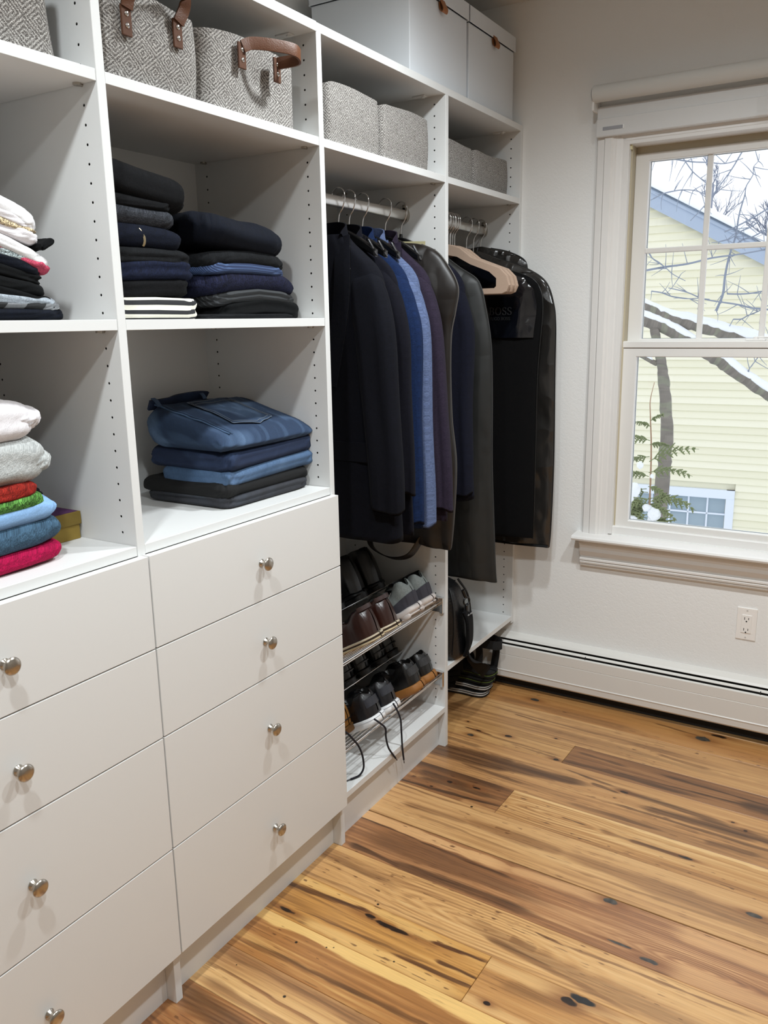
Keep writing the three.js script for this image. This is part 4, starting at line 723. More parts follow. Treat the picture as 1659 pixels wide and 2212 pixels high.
function jacket(z, label, mat, { hem, cuff, W = 0.225, T = 0.045, seed = 1, sleeveZ = 0.02, reach = 0, flap, buttons, slW = 0.046, slT = 0.026 }) {
  const t = thing('suit_jacket', label, 'jacket', [ROD_X, hem, z]);
  const dn = q => q.translate(0, -hem, 0), X = reach;
  // torso: shoulders slope out from the collar, body hangs straight to the hem
  mesh('body', dn(sweep([[hem, X * 0.4, 0, W - 0.012, T * 0.70], [hem + 0.18, X * 0.35, 0, W - 0.022, T * 0.72], [hem + 0.36, 0.2 * X, 0, W - 0.045, T * 0.8], [hem + 0.52, 0, 0, W - 0.042, T * 0.95], [1.52, 0, 0, 0.170, T], [1.575, 0, 0, 0.166, T * 0.94], [1.615, 0, 0, 0.146, T * 0.84], [1.650, 0, 0, 0.108, T * 0.74], [1.682, 0, 0, 0.070, T * 0.66], [1.702, 0, 0, 0.055, T * 0.55]], { seed, fold: 0.007, e: 3.0 })), mat, t);
  for (const s of [1, -1]) {
    const sx = s > 0 ? X : 0;
    const sl = mesh('sleeve', dn(sweep([[cuff, s * (W - 0.042) + sx, sleeveZ + 0.004, slW, slT * 0.85], [cuff + 0.12, s * (W - 0.046) + sx * 0.9, sleeveZ + 0.003, slW + 0.002, slT], [cuff + 0.30, s * (W - 0.058) + sx * 0.6, sleeveZ, slW + 0.004, slT * 1.05], [1.42, s * 0.158, sleeveZ * 0.8, slW + 0.008, slT * 1.15], [1.515, s * 0.138, sleeveZ * 0.5, slW + 0.006, slT * 1.2], [1.575, s * 0.122, sleeveZ * 0.3, slW - 0.004, slT * 1.1], [1.607, s * 0.112, 0, slW * 0.6, slT * 0.8]], { seed: seed + 5 + s, fold: 0.006, freq: 5, m: 44, n: 52, closeBottom: false })), mat, t);
    if (buttons && s > 0) for (let i = 0; i < buttons; i++) { const b = cyl(0.0068, 0.0068, 0.004, 14).rotateX(Math.PI / 2); mesh('button', dn(b.translate(W - 0.042 + sx - 0.018, cuff + 0.035 + i * 0.017, sleeveZ + slT * 0.85 + 0.003)), std(0x16161a, 0.25), sl); }
  }
  // collar and lapel roll
  mesh('collar', dn(ribbon([[-0.052, 1.690, T * 0.3], [-0.05, 1.712, -T * 0.2], [0, 1.722, -T * 0.55], [0.05, 1.712, -T * 0.2], [0.052, 1.690, T * 0.3]], [[0, 1, 0.3], [0, 1, 0.3]], 0.034, 0.006, 30)), mat, t);
  for (const s of [1, -1]) mesh('lapel', dn(ribbon([[s * 0.050, 1.695, T * 0.35], [s * 0.066, 1.60, T * 0.98], [s * 0.055, 1.48, T * 1.06], [s * 0.012, 1.30, T * 1.0]], [[1, 0.15, 0], [1, 0.15, 0], [1, 0, 0]], 0.05, 0.005, 30)), mat, t);
  if (flap) mesh('pocket_flap', dn(box(-0.07, -0.028, -0.002, 0.07, 0.028, 0.003, 0.002).rotateX(-0.02).translate(flap[0], flap[1], T * 0.80 + 0.002)), mat, t);
  return t;
}
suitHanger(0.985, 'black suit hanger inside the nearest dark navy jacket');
jacket(1.03, 'nearest dark navy suit jacket with a pocket flap, in front of all the others', JK.a, { hem: 0.862, cuff: 0.955, T: 0.042, seed: 3, sleeveZ: 0.034, slW: 0.052, reach: 0.012, flap: [0.075, 1.115] });
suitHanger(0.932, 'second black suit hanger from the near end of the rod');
jacket(0.955, 'blackish navy suit jacket second from the near end, mostly hidden', JK.b, { hem: 0.868, cuff: 0.99, T: 0.03, seed: 5, sleeveZ: 0.016, reach: 0.0 });
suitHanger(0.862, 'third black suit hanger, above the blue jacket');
jacket(0.893, 'medium blue suit jacket between the dark and the pale ones', JK.blue, { hem: 0.865, cuff: 0.885, T: 0.034, seed: 7, sleeveZ: 0.014, reach: -0.012, slW: 0.050 });
jacket(0.832, 'pale grey-blue linen jacket with dark cuff buttons', JK.pale, { hem: 0.89, cuff: 0.868, T: 0.034, seed: 9, sleeveZ: 0.016, reach: 0.002, buttons: 4, slW: 0.044 });
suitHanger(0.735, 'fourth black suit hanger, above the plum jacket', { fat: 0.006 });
jacket(0.758, 'plum coloured suit jacket in front of the brown garment bag', JK.plum, { hem: 0.87, cuff: 0.905, T: 0.036, seed: 11, sleeveZ: 0.018, reach: 0.022, slW: 0.048 });

const wrinkle = dataTex(256, 256, (u, v) => 255 * (0.6 * pnoise(u * 5, v * 3, 5, 3, 91) + 0.3 * Math.abs(pnoise(u * 9, v * 7, 9, 7, 92) * 2 - 1) + 0.1 * pnoise(u * 30, v * 24, 30, 24, 93)), false, 2.2, 1.4);
function hookOnly(z, label) { const t = thing('wire_hanger', label, 'hanger', [ROD_X, 1.69, z], 'wire hangers of the garment bags'); mesh('hook', HOOK().translate(0, -1.69, 0), M.chrome, t); }
// garment bags: flat covers with a piped edge
function garmentBag(z, label, mat, outline, T, { seed = 1, fold = 0.006, pipe, name = 'garment_bag' } = {}) {
  // outline: [y, front edge, back edge] from hem up, relative to the rod
  const hem = outline[0][0], t = thing(name, label, 'garment bag', [ROD_X, hem, z]);
  mesh('cover', sweep(outline.map(([y, f, b, k = 1]) => [y - hem, (f + b) / 2, 0, (f - b) / 2, T * k]), { seed, fold, e: 2.2, n: 96, m: 80 }), mat, t);
  if (pipe) { const pts = outline.map(([y, f]) => [f + 0.001, y - hem, 0]); pts.pop(); mesh('piping', tube(pts, 0.0022, 90, 6), pipe, t); }
  return t;
}
const M_brown = phys(0x17110d, 0.46, { bumpMap: wrinkle, bumpScale: 0.012 });
const bb = garmentBag(0.672, 'dark brown garment bag with a curved front edge, last in the third bay', M_brown, [[0.752, 0.192, -0.10, 0.5], [0.80, 0.198, -0.20, 0.8], [1.03, 0.210, -0.21], [1.18, 0.194, -0.21], [1.43, 0.192, -0.21], [1.50, 0.206, -0.21], [1.568, 0.214, -0.205], [1.637, 0.176, -0.18, 0.9], [1.675, 0.140, -0.14, 0.8], [1.698, 0.09, -0.09, 0.5], [1.706, 0.03, -0.03, 0.3]], 0.042, { seed: 4, fold: 0.009, pipe: std(0x4c4844, 0.6) });
mesh('carry_strap', ribbon([[-0.105, 0.055, 0.02], [-0.095, -0.02, 0.03], [-0.05, -0.045, 0.035], [0.005, -0.052, 0.035], [0.055, -0.035, 0.03], [0.098, 0.03, 0.02]], [[0, 0.5, 1], [0, 0.5, 1]], 0.036, 0.003, 40), M_brown, bb);
mesh('zip_pull', box(-0.004, -0.012, -0.002, 0.004, 0.012, 0.002, 0.001).translate(0.188, 0.02, 0.004), M.nickel, bb);
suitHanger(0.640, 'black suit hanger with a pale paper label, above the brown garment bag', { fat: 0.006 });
{ const h = scene.getObjectByName('coat_hanger_004'); const l = mesh('paper_label', box(-0.04, -0.008, 0, 0.04, 0.008, 0.001).rotateZ(-0.05).translate(0.055, 0.102, 0.0165), std(0xb9b088, 0.8), h); l.userData.label = 'pale yellow paper label'; }
jacket(0.532, 'navy suit jacket with cuff buttons, squeezed between the two bays of bags', JK.navy, { hem: 0.885, cuff: 0.905, T: 0.034, seed: 15, sleeveZ: 0.012, reach: -0.018, buttons: 3, slW: 0.040 });
hookOnly(0.535, 'wire hook of the hanger inside the navy jacket in the last bay');
const M_grey = phys(0x191a19, 0.52, { bumpMap: wrinkle, bumpScale: 0.008 });
garmentBag(0.425, 'long dark grey garment bag with a flared hem', M_grey, [[0.574, 0.246, -0.16, 0.35], [0.60, 0.243, -0.20, 0.7], [0.80, 0.232, -0.21], [1.0, 0.223, -0.21], [1.25, 0.220, -0.21], [1.40, 0.213, -0.21], [1.515, 0.192, -0.20], [1.575, 0.176, -0.18], [1.602, 0.160, -0.165, 0.9], [1.640, 0.10, -0.11, 0.75], [1.675, 0.05, -0.06, 0.6], [1.70, 0.018, -0.02, 0.4]], 0.038, { seed: 6, fold: 0.006, pipe: std(0x2c2c2b, 0.5) });
hookOnly(0.428, 'wire hook of the hanger inside the dark grey garment bag');
// slim beige velvet hangers, empty
{
  const vel = phys(0xb39a87, 0.95, { sheen: 0.8, sheenRoughness: 0.5, sheenColor: new THREE.Color(0xd8c4b4), bumpMap: retile(fuzzBump, 12), bumpScale: 0.0004 });
  const out = [[0.02, 1.722], [0.06, 1.708], [0.102, 1.676], [0.165, 1.652], [0.206, 1.637], [0.232, 1.612], [0.241, 1.582], [0.232, 1.563], [0.216, 1.557]];
  const s = new THREE.Shape(); s.moveTo(0, 1.724); for (const p of out) s.lineTo(...p); for (const p of [...out].reverse()) s.lineTo(-p[0], p[1]); s.closePath();
  const h = new THREE.Path(); const inn = [[0.0, 1.692], [0.05, 1.682], [0.10, 1.655], [0.17, 1.628], [0.196, 1.606], [0.196, 1.580], [0.189, 1.574]]; h.moveTo(...inn[0]); for (const p of inn.slice(1)) h.lineTo(...p); for (const p of [...inn].reverse()) h.lineTo(-p[0], p[1]); h.closePath(); s.holes.push(h);
  const body = new THREE.ExtrudeGeometry(s, { depth: 0.0045, bevelEnabled: true, bevelSize: 0.0018, bevelThickness: 0.0015, bevelSegments: 2 }).translate(0, -1.557, -0.002), hook = tube([[-0.021, 1.800, 0], [-0.017, 1.8215, 0], [0, 1.8315, 0], [0.019, 1.822, 0], [0.0215, 1.798, 0], [0.012, 1.778, 0], [0.002, 1.765, 0], [0, 1.745, 0], [0, 1.722, 0]], 0.0022, 40, 8).translate(0, -1.557, 0);
  const first = thing('velvet_hanger', 'nearest of the row of empty beige velvet hangers', 'hanger', [ROD_X, 1.557, 0.345], 'empty beige velvet hangers');
  mesh('frame', body, vel, first); mesh('hook', hook, M.chrome, first);
  const words = ['second', 'third', 'fourth', 'fifth', 'sixth', 'farthest'];
  words.forEach((w, i) => { const c = first.clone(); c.name = numbered('velvet_hanger'); c.position.z = 0.345 - 0.0125 * (i + 1); c.position.x += 0.0016 * ((i * 7) % 3 - 1); c.rotation.y = 0.02 * Math.sin(i * 2); c.userData = { label: `${w} of the row of empty beige velvet hangers${w === 'farthest' ? '' : ', counted from the near end'}`, category: 'hanger', group: 'empty beige velvet hangers' }; scene.add(c); });
}
// black suit bag with a glossy clear window, and two smoky vinyl covers behind it
{
  const wr = dataTex(512, 512, (u, v) => { const a = fbm(u * 7 + 2 * fbm(u * 3, v * 3, 4, 2), v * 4, 71, 4), b = 1 - Math.abs(fbm(u * 14 + 1.5 * a, v * 8, 75, 2) - 0.5) * 2; return 255 * (0.55 * a + 0.45 * b); });
  const vinyl = phys(0x0b0d13, 0.12, { clearcoat: 1, clearcoatRoughness: 0.06, bumpMap: wr, bumpScale: 0.03 });
  const smoke = phys(0x2c2a28, 0.22, { clearcoat: 0.8, clearcoatRoughness: 0.1, bumpMap: wr, bumpScale: 0.03, transmission: 0.25, thickness: 0 });
  const cA = cloth(0x050506, { vary: 0.2, bump: 0.0004 });
  const A = garmentBag(0.178, 'black suit bag with a glossy see-through window and printed lettering', cA, [[0.678, 0.282, -0.2, 0.5], [0.72, 0.283, -0.21], [1.0, 0.283, -0.22], [1.3, 0.284, -0.22], [1.515, 0.296, -0.22], [1.565, 0.288, -0.22], [1.603, 0.262, -0.20], [1.646, 0.155, -0.15, 0.9], [1.69, 0.06, -0.06, 0.6], [1.722, 0.016, -0.016, 0.4]], 0.026, { seed: 8, fold: 0.003, pipe: std(0x060606, 0.4) });
  mesh('vinyl_window', grid(40, 40, (u, v) => { const y = lerp(1.408, 1.660, v), w = curve([[1.40, 0.272], [1.515, 0.282], [1.565, 0.272], [1.603, 0.24], [1.646, 0.14], [1.66, 0.1]], y), x = lerp(-0.02, w, u); return [x, y - 0.678, 0.0295 + 0.003 * (fbm(u * 5, v * 5, 3, 2) - 0.5) - 0.012 * Math.max(0, u - 0.8) / 0.2, x, y]; }), vinyl, A).userData.label = 'glossy clear vinyl window';
  const font = await new FontLoader().loadAsync('fonts/droid/droid_serif_regular.typeface.json');
  const grey = std(0x2f3236, 0.6), txt = (s, size, x, y) => { const g = new TextGeometry(s, { font, size, depth: 0.0006, curveSegments: 4 }); g.computeBoundingBox(); return g.translate(x, y - 0.678, 0.0325); };
  mesh('lettering', [txt('BOSS', 0.026, 0.108, 1.487), txt('HUGO BOSS', 0.0105, 0.108, 1.469)], grey, A);
  const tape = std(0x070707, 0.45);
  const B = garmentBag(0.102, 'long smoky see-through garment bag against the window wall', smoke, [[0.632, 0.318, -0.2, 0.5], [0.67, 0.321, -0.22], [0.95, 0.326, -0.23], [1.3, 0.320, -0.23], [1.453, 0.318, -0.23], [1.517, 0.310, -0.22], [1.597, 0.279, -0.20], [1.647, 0.206, -0.18, 0.9], [1.685, 0.10, -0.10, 0.7], [1.715, 0.02, -0.02, 0.4]], 0.020, { seed: 12, fold: 0.004, pipe: tape });
  mesh('hem_tape', ribbon([[0.318, 0.004, 0.012], [0.2, 0.0, 0.014], [0.0, 0.0, 0.014], [-0.2, 0.004, 0.012]], [[0, 1, 0], [0, 1, 0]], 0.007, 0.004, 30), tape, B);
  garmentBag(0.052, 'smoky round-shouldered garment cover, only its top showing', smoke, [[0.70, 0.16, -0.2, 0.5], [0.74, 0.168, -0.2], [1.2, 0.17, -0.2], [1.60, 0.184, -0.2], [1.645, 0.187, -0.19], [1.677, 0.178, -0.17, 0.9], [1.711, 0.116, -0.12, 0.8], [1.729, 0.042, -0.05, 0.6], [1.736, 0.012, -0.012, 0.4]], 0.016, { seed: 14, fold: 0.003, pipe: tape });
  for (const [z, l] of [[0.170, 'thin wire hanger hook above the black suit bag'], [0.112, 'thin wire hanger hook above the long smoky garment bag'], [0.050, 'wire hanger hook nearest the window wall']]) hookOnly(z, l);
}

// ---------------------------------------------------------------- slanted wire shoe racks and the shoes on them
const RACKZ0 = P[3] + T, RACKZ1 = P[2];
function shoeRack(y, label) {
  const t = thing('shoe_rack', label, 'shoe rack', [-0.018, y, (RACKZ0 + RACKZ1) / 2], 'slanted wire shoe racks'), Z0 = RACKZ0 - (RACKZ0 + RACKZ1) / 2 + 0.002, Z1 = -Z0;
  // two sloping tiers of parallel wires, tied by cross wires; x, y relative to the front rail
  const tier = (x0, y0, n, dx, dy) => { const a = []; for (let i = 0; i < n; i++) a.push([x0 - dx * i, y0 - dy * i]); return a; };
  const t1 = tier(0, 0, 6, 0.030, 0.0172), t2 = tier(-0.152, 0.062, 6, 0.036, 0.0215);
  const wire = (x, yy, r) => rod([x, yy, Z0 + 0.003], [x, yy, Z1 - 0.003], r, 8);
  for (const tr of [t1, t2]) tr.forEach(([x, yy], i) => mesh(i ? 'wire' : 'rail', wire(x, yy, i ? 0.0020 : 0.0034), M.chrome, t));
  mesh('wire', wire(-0.012, -0.016, 0.0026), M.chrome, t);
  for (const z of [Z0 + 0.10, -0.01, Z1 - 0.10]) { mesh('cross_wire', tube([[0.0, -0.004, z], [-0.08, -0.050, z], [-0.15, -0.090, z]], 0.0024, 10, 7), M.chrome, t); mesh('cross_wire', tube([[-0.152, 0.058, z], [-0.25, 0.0, z], [-0.333, -0.050, z]], 0.0024, 10, 7), M.chrome, t); }
  for (const [z, s] of [[Z0, 1], [Z1, -1]]) {
    mesh('end_bracket', [box(0.003, -0.036, Math.min(z, z + s * 0.0135), 0.015, 0.019, Math.max(z, z + s * 0.0135), 0.001), box(-0.34, -0.036, z - 0.001, 0.004, 0.019, z + 0.001), box(-0.34, 0.0165, Math.min(z, z + s * 0.012), 0.004, 0.019, Math.max(z, z + s * 0.012)), rod([-0.15, -0.092, z], [-0.10, 0.0, z], 0.003), rod([-0.333, -0.05, z], [-0.152, 0.062, z], 0.003)], M.chrome, t);
  }
  return t;
}
shoeRack(0.537, 'upper chrome wire shoe rack with brown loafers and grey sneakers');
shoeRack(0.267, 'lower chrome wire shoe rack with black shoes and white-soled sneakers');

// shoe: heel at the origin, toe along -x, ground plane y = 0
const S_W = [[0, 0.05], [0.012, 0.45], [0.035, 0.66], [0.08, 0.80], [0.16, 0.86], [0.34, 0.78], [0.5, 0.84], [0.68, 1.0], [0.82, 0.94], [0.92, 0.68], [0.975, 0.34], [1, 0.05]];
function shoeParts({ L = 0.285, W = 0.049, H = [[0, 0.070], [0.05, 0.083], [0.12, 0.080], [0.26, 0.064], [0.38, 0.084], [0.5, 0.078], [0.7, 0.054], [0.9, 0.042], [1, 0.022]], open = [0.035, 0.40], gap = 0.62, bul = 0.10, lean = 0.012, seed = 1, crease = 0.002 }) {
  const nS = 60, nU = 36, uE = 0.36;
  const g = grid(nU, nS, (u, v) => {
    const s = v ** 1.15, w = W * curve(S_W, s) , h = curve(H, s), o = sstep(open[0] - 0.03, open[0] + 0.02, s) * sstep(open[1] + 0.05, open[1] - 0.03, s), gp = lerp(0.30, gap, o);
    let z, y;
    const side = f => { const a = f * Math.PI / 2, zz = lerp(1, gp, 1 - Math.cos(a * 1.0)) , yy = Math.sin(a); return [zz + bul * Math.sin(f * Math.PI) * 0.9, yy]; };
    if (u <= uE) { const [a, b] = side(u / uE); z = -a; y = b; } else if (u >= 1 - uE) { const [a, b] = side((1 - u) / uE); z = a; y = b; }
    else { const k = (u - uE) / (1 - 2 * uE) * 2 - 1; z = k * gp; y = 1 + (1 - o) * 0.10 * (1 - k * k) - o * 0.72 * (1 - k ** 4); }
    const cr = crease * (fbm(s * 14, z * 3, seed, 3) - 0.5) * 2;
    return [-s * L + (y > 0.3 ? 0 : 0) - lean * y * Math.exp(-s * 9) * -1 * 0 + lean * (0.6 * Math.sin(y * 2.4)) * Math.exp(-s * 10), y * h + cr, z * w + cr, s * L, u * 0.2];
  });
  const lin = grid(14, 30, (u, v) => { const s = lerp(open[0] + 0.012, open[1] - 0.005, v), w = W * curve(S_W, s), h = curve(H, s), k = u * 2 - 1; return [-s * L, h * (1.0 - 0.70 * (1 - k ** 4)) + 0.0012, k * w * gap * 0.97]; });
  return { g, lin, L, W };
}
function soleGeo(L, W, y0, y1, grow = 0.003, back = 0.004, rnd = 0.35, toe = 0, heel = 0) {
  const pts = []; const n = 64;
  for (let i = 0; i <= n; i++) { const t = i / n * 2, s = t <= 1 ? t : 2 - t, sg = t <= 1 ? -1 : 1, ss = 0.5 - 0.5 * Math.cos(s * Math.PI); pts.push([back - ss * (L + back + grow), sg * (W * curve(S_W, ss) + grow * Math.min(1, ss * 30, (1 - ss) * 30))]); }
  const pr = [[0, y0], [0.9, y0], [1, y0 + (y1 - y0) * rnd * 0.6], [1.012, (y0 + y1) / 2], [1, y1 - (y1 - y0) * rnd * 0.4], [0.97, y1], [0, y1]];
  return grid(n, pr.length - 1, (u, v) => { const p = pts[n - Math.round(u * n)], q = pr[Math.round(v * (pr.length - 1))], cx = -L * 0.5; return [cx + (p[0] - cx) * q[0], q[1] + toe * sstep(0.6, 1, -p[0] / L) * q[0] + heel * sstep(0.14, 0, -p[0] / L) * q[0], p[1] * q[0]]; });
}
const LE = (hex, rough = 0.32, o = {}) => phys(hex, rough, { clearcoat: 0.35, clearcoatRoughness: 0.25, bumpMap: retile(fuzzBump, 10), bumpScale: 0.0003, ...o });
const inside = std(0x131211, 0.95);
const shoeMade = {};
function shoe(kind, label, cat, group, pos, pitch, yaw = 0, flip = 1) {
  const key = kind + flip;
  const place = t => { t.position.set(...pos); t.rotation.set(0, yaw, pitch, 'YZX'); return t; };
  if (shoeMade[key]) { const c = shoeMade[key].clone(); c.name = numbered(shoeMade[key].userData.base); c.userData = { label, category: cat, group }; delete c.userData.base; scene.add(c); return place(c); }
  const nm = { loafer: 'loafer', runner: 'running_sneaker', court: 'court_sneaker', gum: 'gum_sole_sneaker', dress: 'dress_shoe', boot: 'ankle_boot', tan: 'suede_shoe' }[kind];
  const t = thing(nm, label, cat, pos, group);
  const F = g => flip < 0 ? mirrorZ(g) : g;
  const add = (n, g, m, p = t) => mesh(n, F(g), m, p);
  if (kind === 'loafer') {
    const s = shoeParts({ seed: 3, W: 0.047, H: [[0, 0.078], [0.05, 0.094], [0.12, 0.088], [0.26, 0.066], [0.36, 0.070], [0.5, 0.072], [0.7, 0.052], [0.9, 0.042], [1, 0.02]], open: [0.04, 0.42], crease: 0.003 });
    const m = LE(0x331710, 0.3); add('upper', s.g.translate(0, 0.018, 0), m); add('lining', s.lin.translate(0, 0.018, 0), inside);
    add('outsole', soleGeo(s.L, s.W, 0, 0.008), std(0xcdb894, 0.7)); add('sole_groove', soleGeo(s.L, s.W, 0.008, 0.0115, 0.0022), std(0x37241b, 0.6)); add('welt', soleGeo(s.L, s.W, 0.0115, 0.0195), std(0xd9cbb0, 0.7));
    add('heel_tab', grid(20, 3, (u, v) => { const a = (u - 0.5) * 2.6, k = 0.0385; return [0.0105 - 0.030 * (1 - Math.cos(a)) + 0.0012, 0.098 + v * 0.0135, k * Math.sin(a) * 0.98]; }), m);
  } else if (kind === 'runner') {
    const s = shoeParts({ seed: 5, W: 0.049, H: [[0, 0.072], [0.04, 0.096], [0.09, 0.096], [0.2, 0.070], [0.33, 0.078], [0.45, 0.082], [0.7, 0.056], [0.9, 0.044], [1, 0.024]], open: [0.03, 0.36], lean: 0.016 });
    const lt = cloth(0x8b918f, { vary: 0.08, bump: 0.0005 }), dk = cloth(0x4b4a52, { vary: 0.08, bump: 0.0005 });
    add('upper', s.g.translate(0, 0.030, 0), lt); add('lining', s.lin.translate(0, 0.030, 0), inside);
    // dark quarter panel wraps the lower heel, rising at the back
    add('quarter_panel', grid(56, 12, (u, v) => { const a = u * 2 - 1, ss = 0.5 * Math.abs(a) ** 1.6 * 0.96, hh = lerp(0.050, 0.004, Math.abs(a) ** 1.5), f = v, w = s.W * curve(S_W, Math.max(0.004, ss)), sg = Math.sign(a) || 1, H0 = 0.088; const y = hh * f, b = Math.min(1, y / H0), zz = lerp(1, 0.62, 1 - Math.cos(Math.asin(b))) + 0.09 * Math.sin(Math.asin(b) * 2); return [-ss * s.L + 0.016 * 0.6 * Math.sin(b * 2.4) * Math.exp(-ss * 10) + 0.0018 * (1 - Math.min(1, ss * 8)), 0.031 + y, sg * (w * zz + 0.0014)]; }), dk);
    const wh = std(0xe2d9d4, 0.6); add('midsole', soleGeo(s.L, s.W, 0.010, 0.034, 0.005, 0.009, 0.5, 0.006, 0.006), wh); add('outsole', soleGeo(s.L * 0.985, s.W, 0.002, 0.010, 0.003, 0.004, 0.5, 0.008, 0.008), std(0xd8cfc9, 0.7));
    for (const x of [-0.030, -0.072, -0.116, -0.16]) add('sole_pod', mergeGeometries([-1, 1].map(q => new THREE.SphereGeometry(0.017, 14, 8).scale(1.15, 0.62, 0.42).translate(x, 0.013, q * s.W * curve(S_W, -x / s.L) * 1.02))), wh);
    add('pod_gap', mergeGeometries([-0.051, -0.094, -0.138].flatMap(x => [-1, 1].map(q => new THREE.ConeGeometry(0.006, 0.012, 3).scale(1, 1, 0.5).translate(x, 0.013, q * (s.W * curve(S_W, -x / s.L) + 0.0065))))), std(0x2a2626, 0.8));
    add('collar', new THREE.TorusGeometry(0.029, 0.0055, 10, 28, Math.PI * 1.1).rotateX(Math.PI / 2).rotateY(Math.PI * -0.05 - Math.PI / 2).scale(1, 1, 1).translate(-0.028, 0.124, 0), inside);
    // light seam strips and the two-stroke mark near the heel on both flanks
    const wht = std(0xd9d6d4, 0.6);
    for (const q of [-1, 1]) { add('strip', tube([[-0.045, 0.104, q * 0.0405], [-0.062, 0.090, q * 0.0425], [-0.075, 0.080, q * 0.0435]], 0.0009, 10, 5), wht);
      add('logo', mergeGeometries([new THREE.TorusGeometry(0.0052, 0.0010, 6, 18, Math.PI * 2).rotateZ(0.4).translate(-0.022, 0.062, 0), new THREE.TorusGeometry(0.0052, 0.0010, 6, 18, Math.PI * 1.35).rotateZ(0.9).translate(-0.0085, 0.0535, 0)]).scale(1, 1, 0.6).rotateY(q * -0.38).translate(-0.022, 0, q * 0.0432), wht); }
  } else if (kind === 'court' || kind === 'gum') {
    const gum = kind === 'gum', hS = gum ? 0.030 : 0.027;
    const s = shoeParts({ seed: gum ? 8 : 7, W: 0.047, H: [[0, 0.070], [0.05, 0.084], [0.12, 0.080], [0.25, 0.062], [0.38, 0.076], [0.5, 0.074], [0.7, 0.050], [0.9, 0.038], [1, 0.02]], crease: 0.0022 });
    const m = gum ? LE(0x070708, 0.36) : LE(0x090a11, 0.42);
    add('upper', s.g.translate(0, hS - 0.006, 0), m); add('lining', s.lin.translate(0, hS - 0.006, 0), inside);
    add('sole', soleGeo(s.L, s.W, 0, hS, 0.0045, 0.006, 0.25), gum ? std(0x94602a, 0.6) : std(0xe6e6e6, 0.55));
    if (!gum) add('foxing_line', soleGeo(s.L, s.W, hS - 0.008, hS - 0.0066, 0.0056, 0.0072, 0.3), std(0xb9bcc2, 0.6));
    add('heel_tab', grid(20, 4, (u, v) => { const a = (u - 0.5) * 2.4, k = 0.0375; return [0.0098 - 0.030 * (1 - Math.cos(a)) + 0.0014, hS + 0.030 + v * 0.026, k * Math.sin(a) * (1 - 0.05 * v)]; }), gum ? LE(0x151517, 0.25) : LE(0x181b26, 0.4));
    const lace = []; for (let i = 0; i < 5; i++) { const ss = 0.40 + i * 0.055; lace.push(tube([[-ss * s.L, hS + 0.052 - i * 0.004, -0.022], [-ss * s.L - 0.004, hS + 0.074 - i * 0.0055, 0], [-ss * s.L, hS + 0.052 - i * 0.004, 0.022]], 0.002, 12, 6)); }
    add('laces', mergeGeometries(lace), M.black);
  } else {
    const bt = kind === 'boot', s = shoeParts(bt ? { seed: 11, W: 0.049, L: 0.28, H: [[0, 0.108], [0.05, 0.122], [0.14, 0.124], [0.26, 0.120], [0.36, 0.106], [0.5, 0.080], [0.7, 0.056], [0.9, 0.046], [1, 0.022]], open: [0.03, 0.32], gap: 0.66, crease: 0.004 } : { seed: 13, W: 0.045, L: 0.29, crease: 0.0015, H: [[0, 0.066], [0.05, 0.078], [0.12, 0.074], [0.25, 0.058], [0.38, 0.070], [0.5, 0.068], [0.7, 0.046], [0.9, 0.034], [1, 0.018]] });
    const m = kind === 'tan' ? std(0x8a5c24, 0.9) : LE(bt ? 0x060607 : 0x060607, bt ? 0.5 : 0.22);
    const hs = bt ? 0.014 : 0.008; add('upper', s.g.translate(0, hs + 0.012, 0), m); add('lining', s.lin.translate(0, hs + 0.012, 0), inside);
    add('sole', soleGeo(s.L, s.W, 0.010, 0.010 + hs, 0.003, 0.003, 0.3), kind === 'tan' ? std(0x6d4717, 0.8) : M.black);
    const hl = []; const hp = []; for (let i = 0; i <= 18; i++) { const a = i / 18 * Math.PI - Math.PI / 2; hp.push([0.004 - 0.033 + 0.034 * Math.cos(a), 0.034 * Math.sin(a)]); } hp.push([-0.068, 0.034], [-0.068, -0.034]);
    const hg = extrude(hp, 0.016, 0.001).rotateX(-Math.PI / 2).translate(0, -0.001, 0); add('heel', hg, kind === 'tan' ? std(0x5a3a14, 0.8) : M.black);
    if (!bt) add('heel_seam', grid(20, 3, (u, v) => { const a = (u - 0.5) * 2.6, k = 0.0365; return [0.0096 - 0.030 * (1 - Math.cos(a)) + 0.0016, hs + 0.030 + v * 0.004, k * Math.sin(a)]; }), LE(0x151518, 0.2));
  }
  t.userData.base = nm; shoeMade[key] = t;
  return place(t);
}
function mirrorZ(g) { g = g.clone(); g.scale(1, 1, -1); if (g.index) { const a = g.index.array; for (let i = 0; i < a.length; i += 3) { const q = a[i]; a[i] = a[i + 2]; a[i + 2] = q; } } else g = flipTri(g); g.computeVertexNormals(); return g; }
function flipTri(g) { for (const k of Object.keys(g.attributes)) { const at = g.attributes[k], sz = at.itemSize, a = at.array; for (let i = 0; i < at.count; i += 3) for (let q = 0; q < sz; q++) { const t = a[i * sz + q]; a[i * sz + q] = a[(i + 2) * sz + q]; a[(i + 2) * sz + q] = t; } } return g; }
const PT = 0.52, yU = 0.5405, yLo = 0.2705;
const gU = 'shoes on the upper wire rack', gL = 'shoes on the lower wire rack';
shoe('loafer', 'left of the pair of brown leather loafers with cream soles', 'shoe', gU, [-0.022, yU, 0.992], PT, 0.03);
shoe('loafer', 'right of the pair of brown leather loafers with cream soles', 'shoe', gU, [-0.022, yU, 0.893], PT, -0.02);
shoe('runner', 'left grey running sneaker with a chunky white sole', 'shoe', gU, [-0.016, yU, 0.752], PT - 0.02, 0.05);
shoe('runner', 'right grey running sneaker, next to the upright', 'shoe', gU, [-0.014, yU, 0.662], PT - 0.02, 0.02);
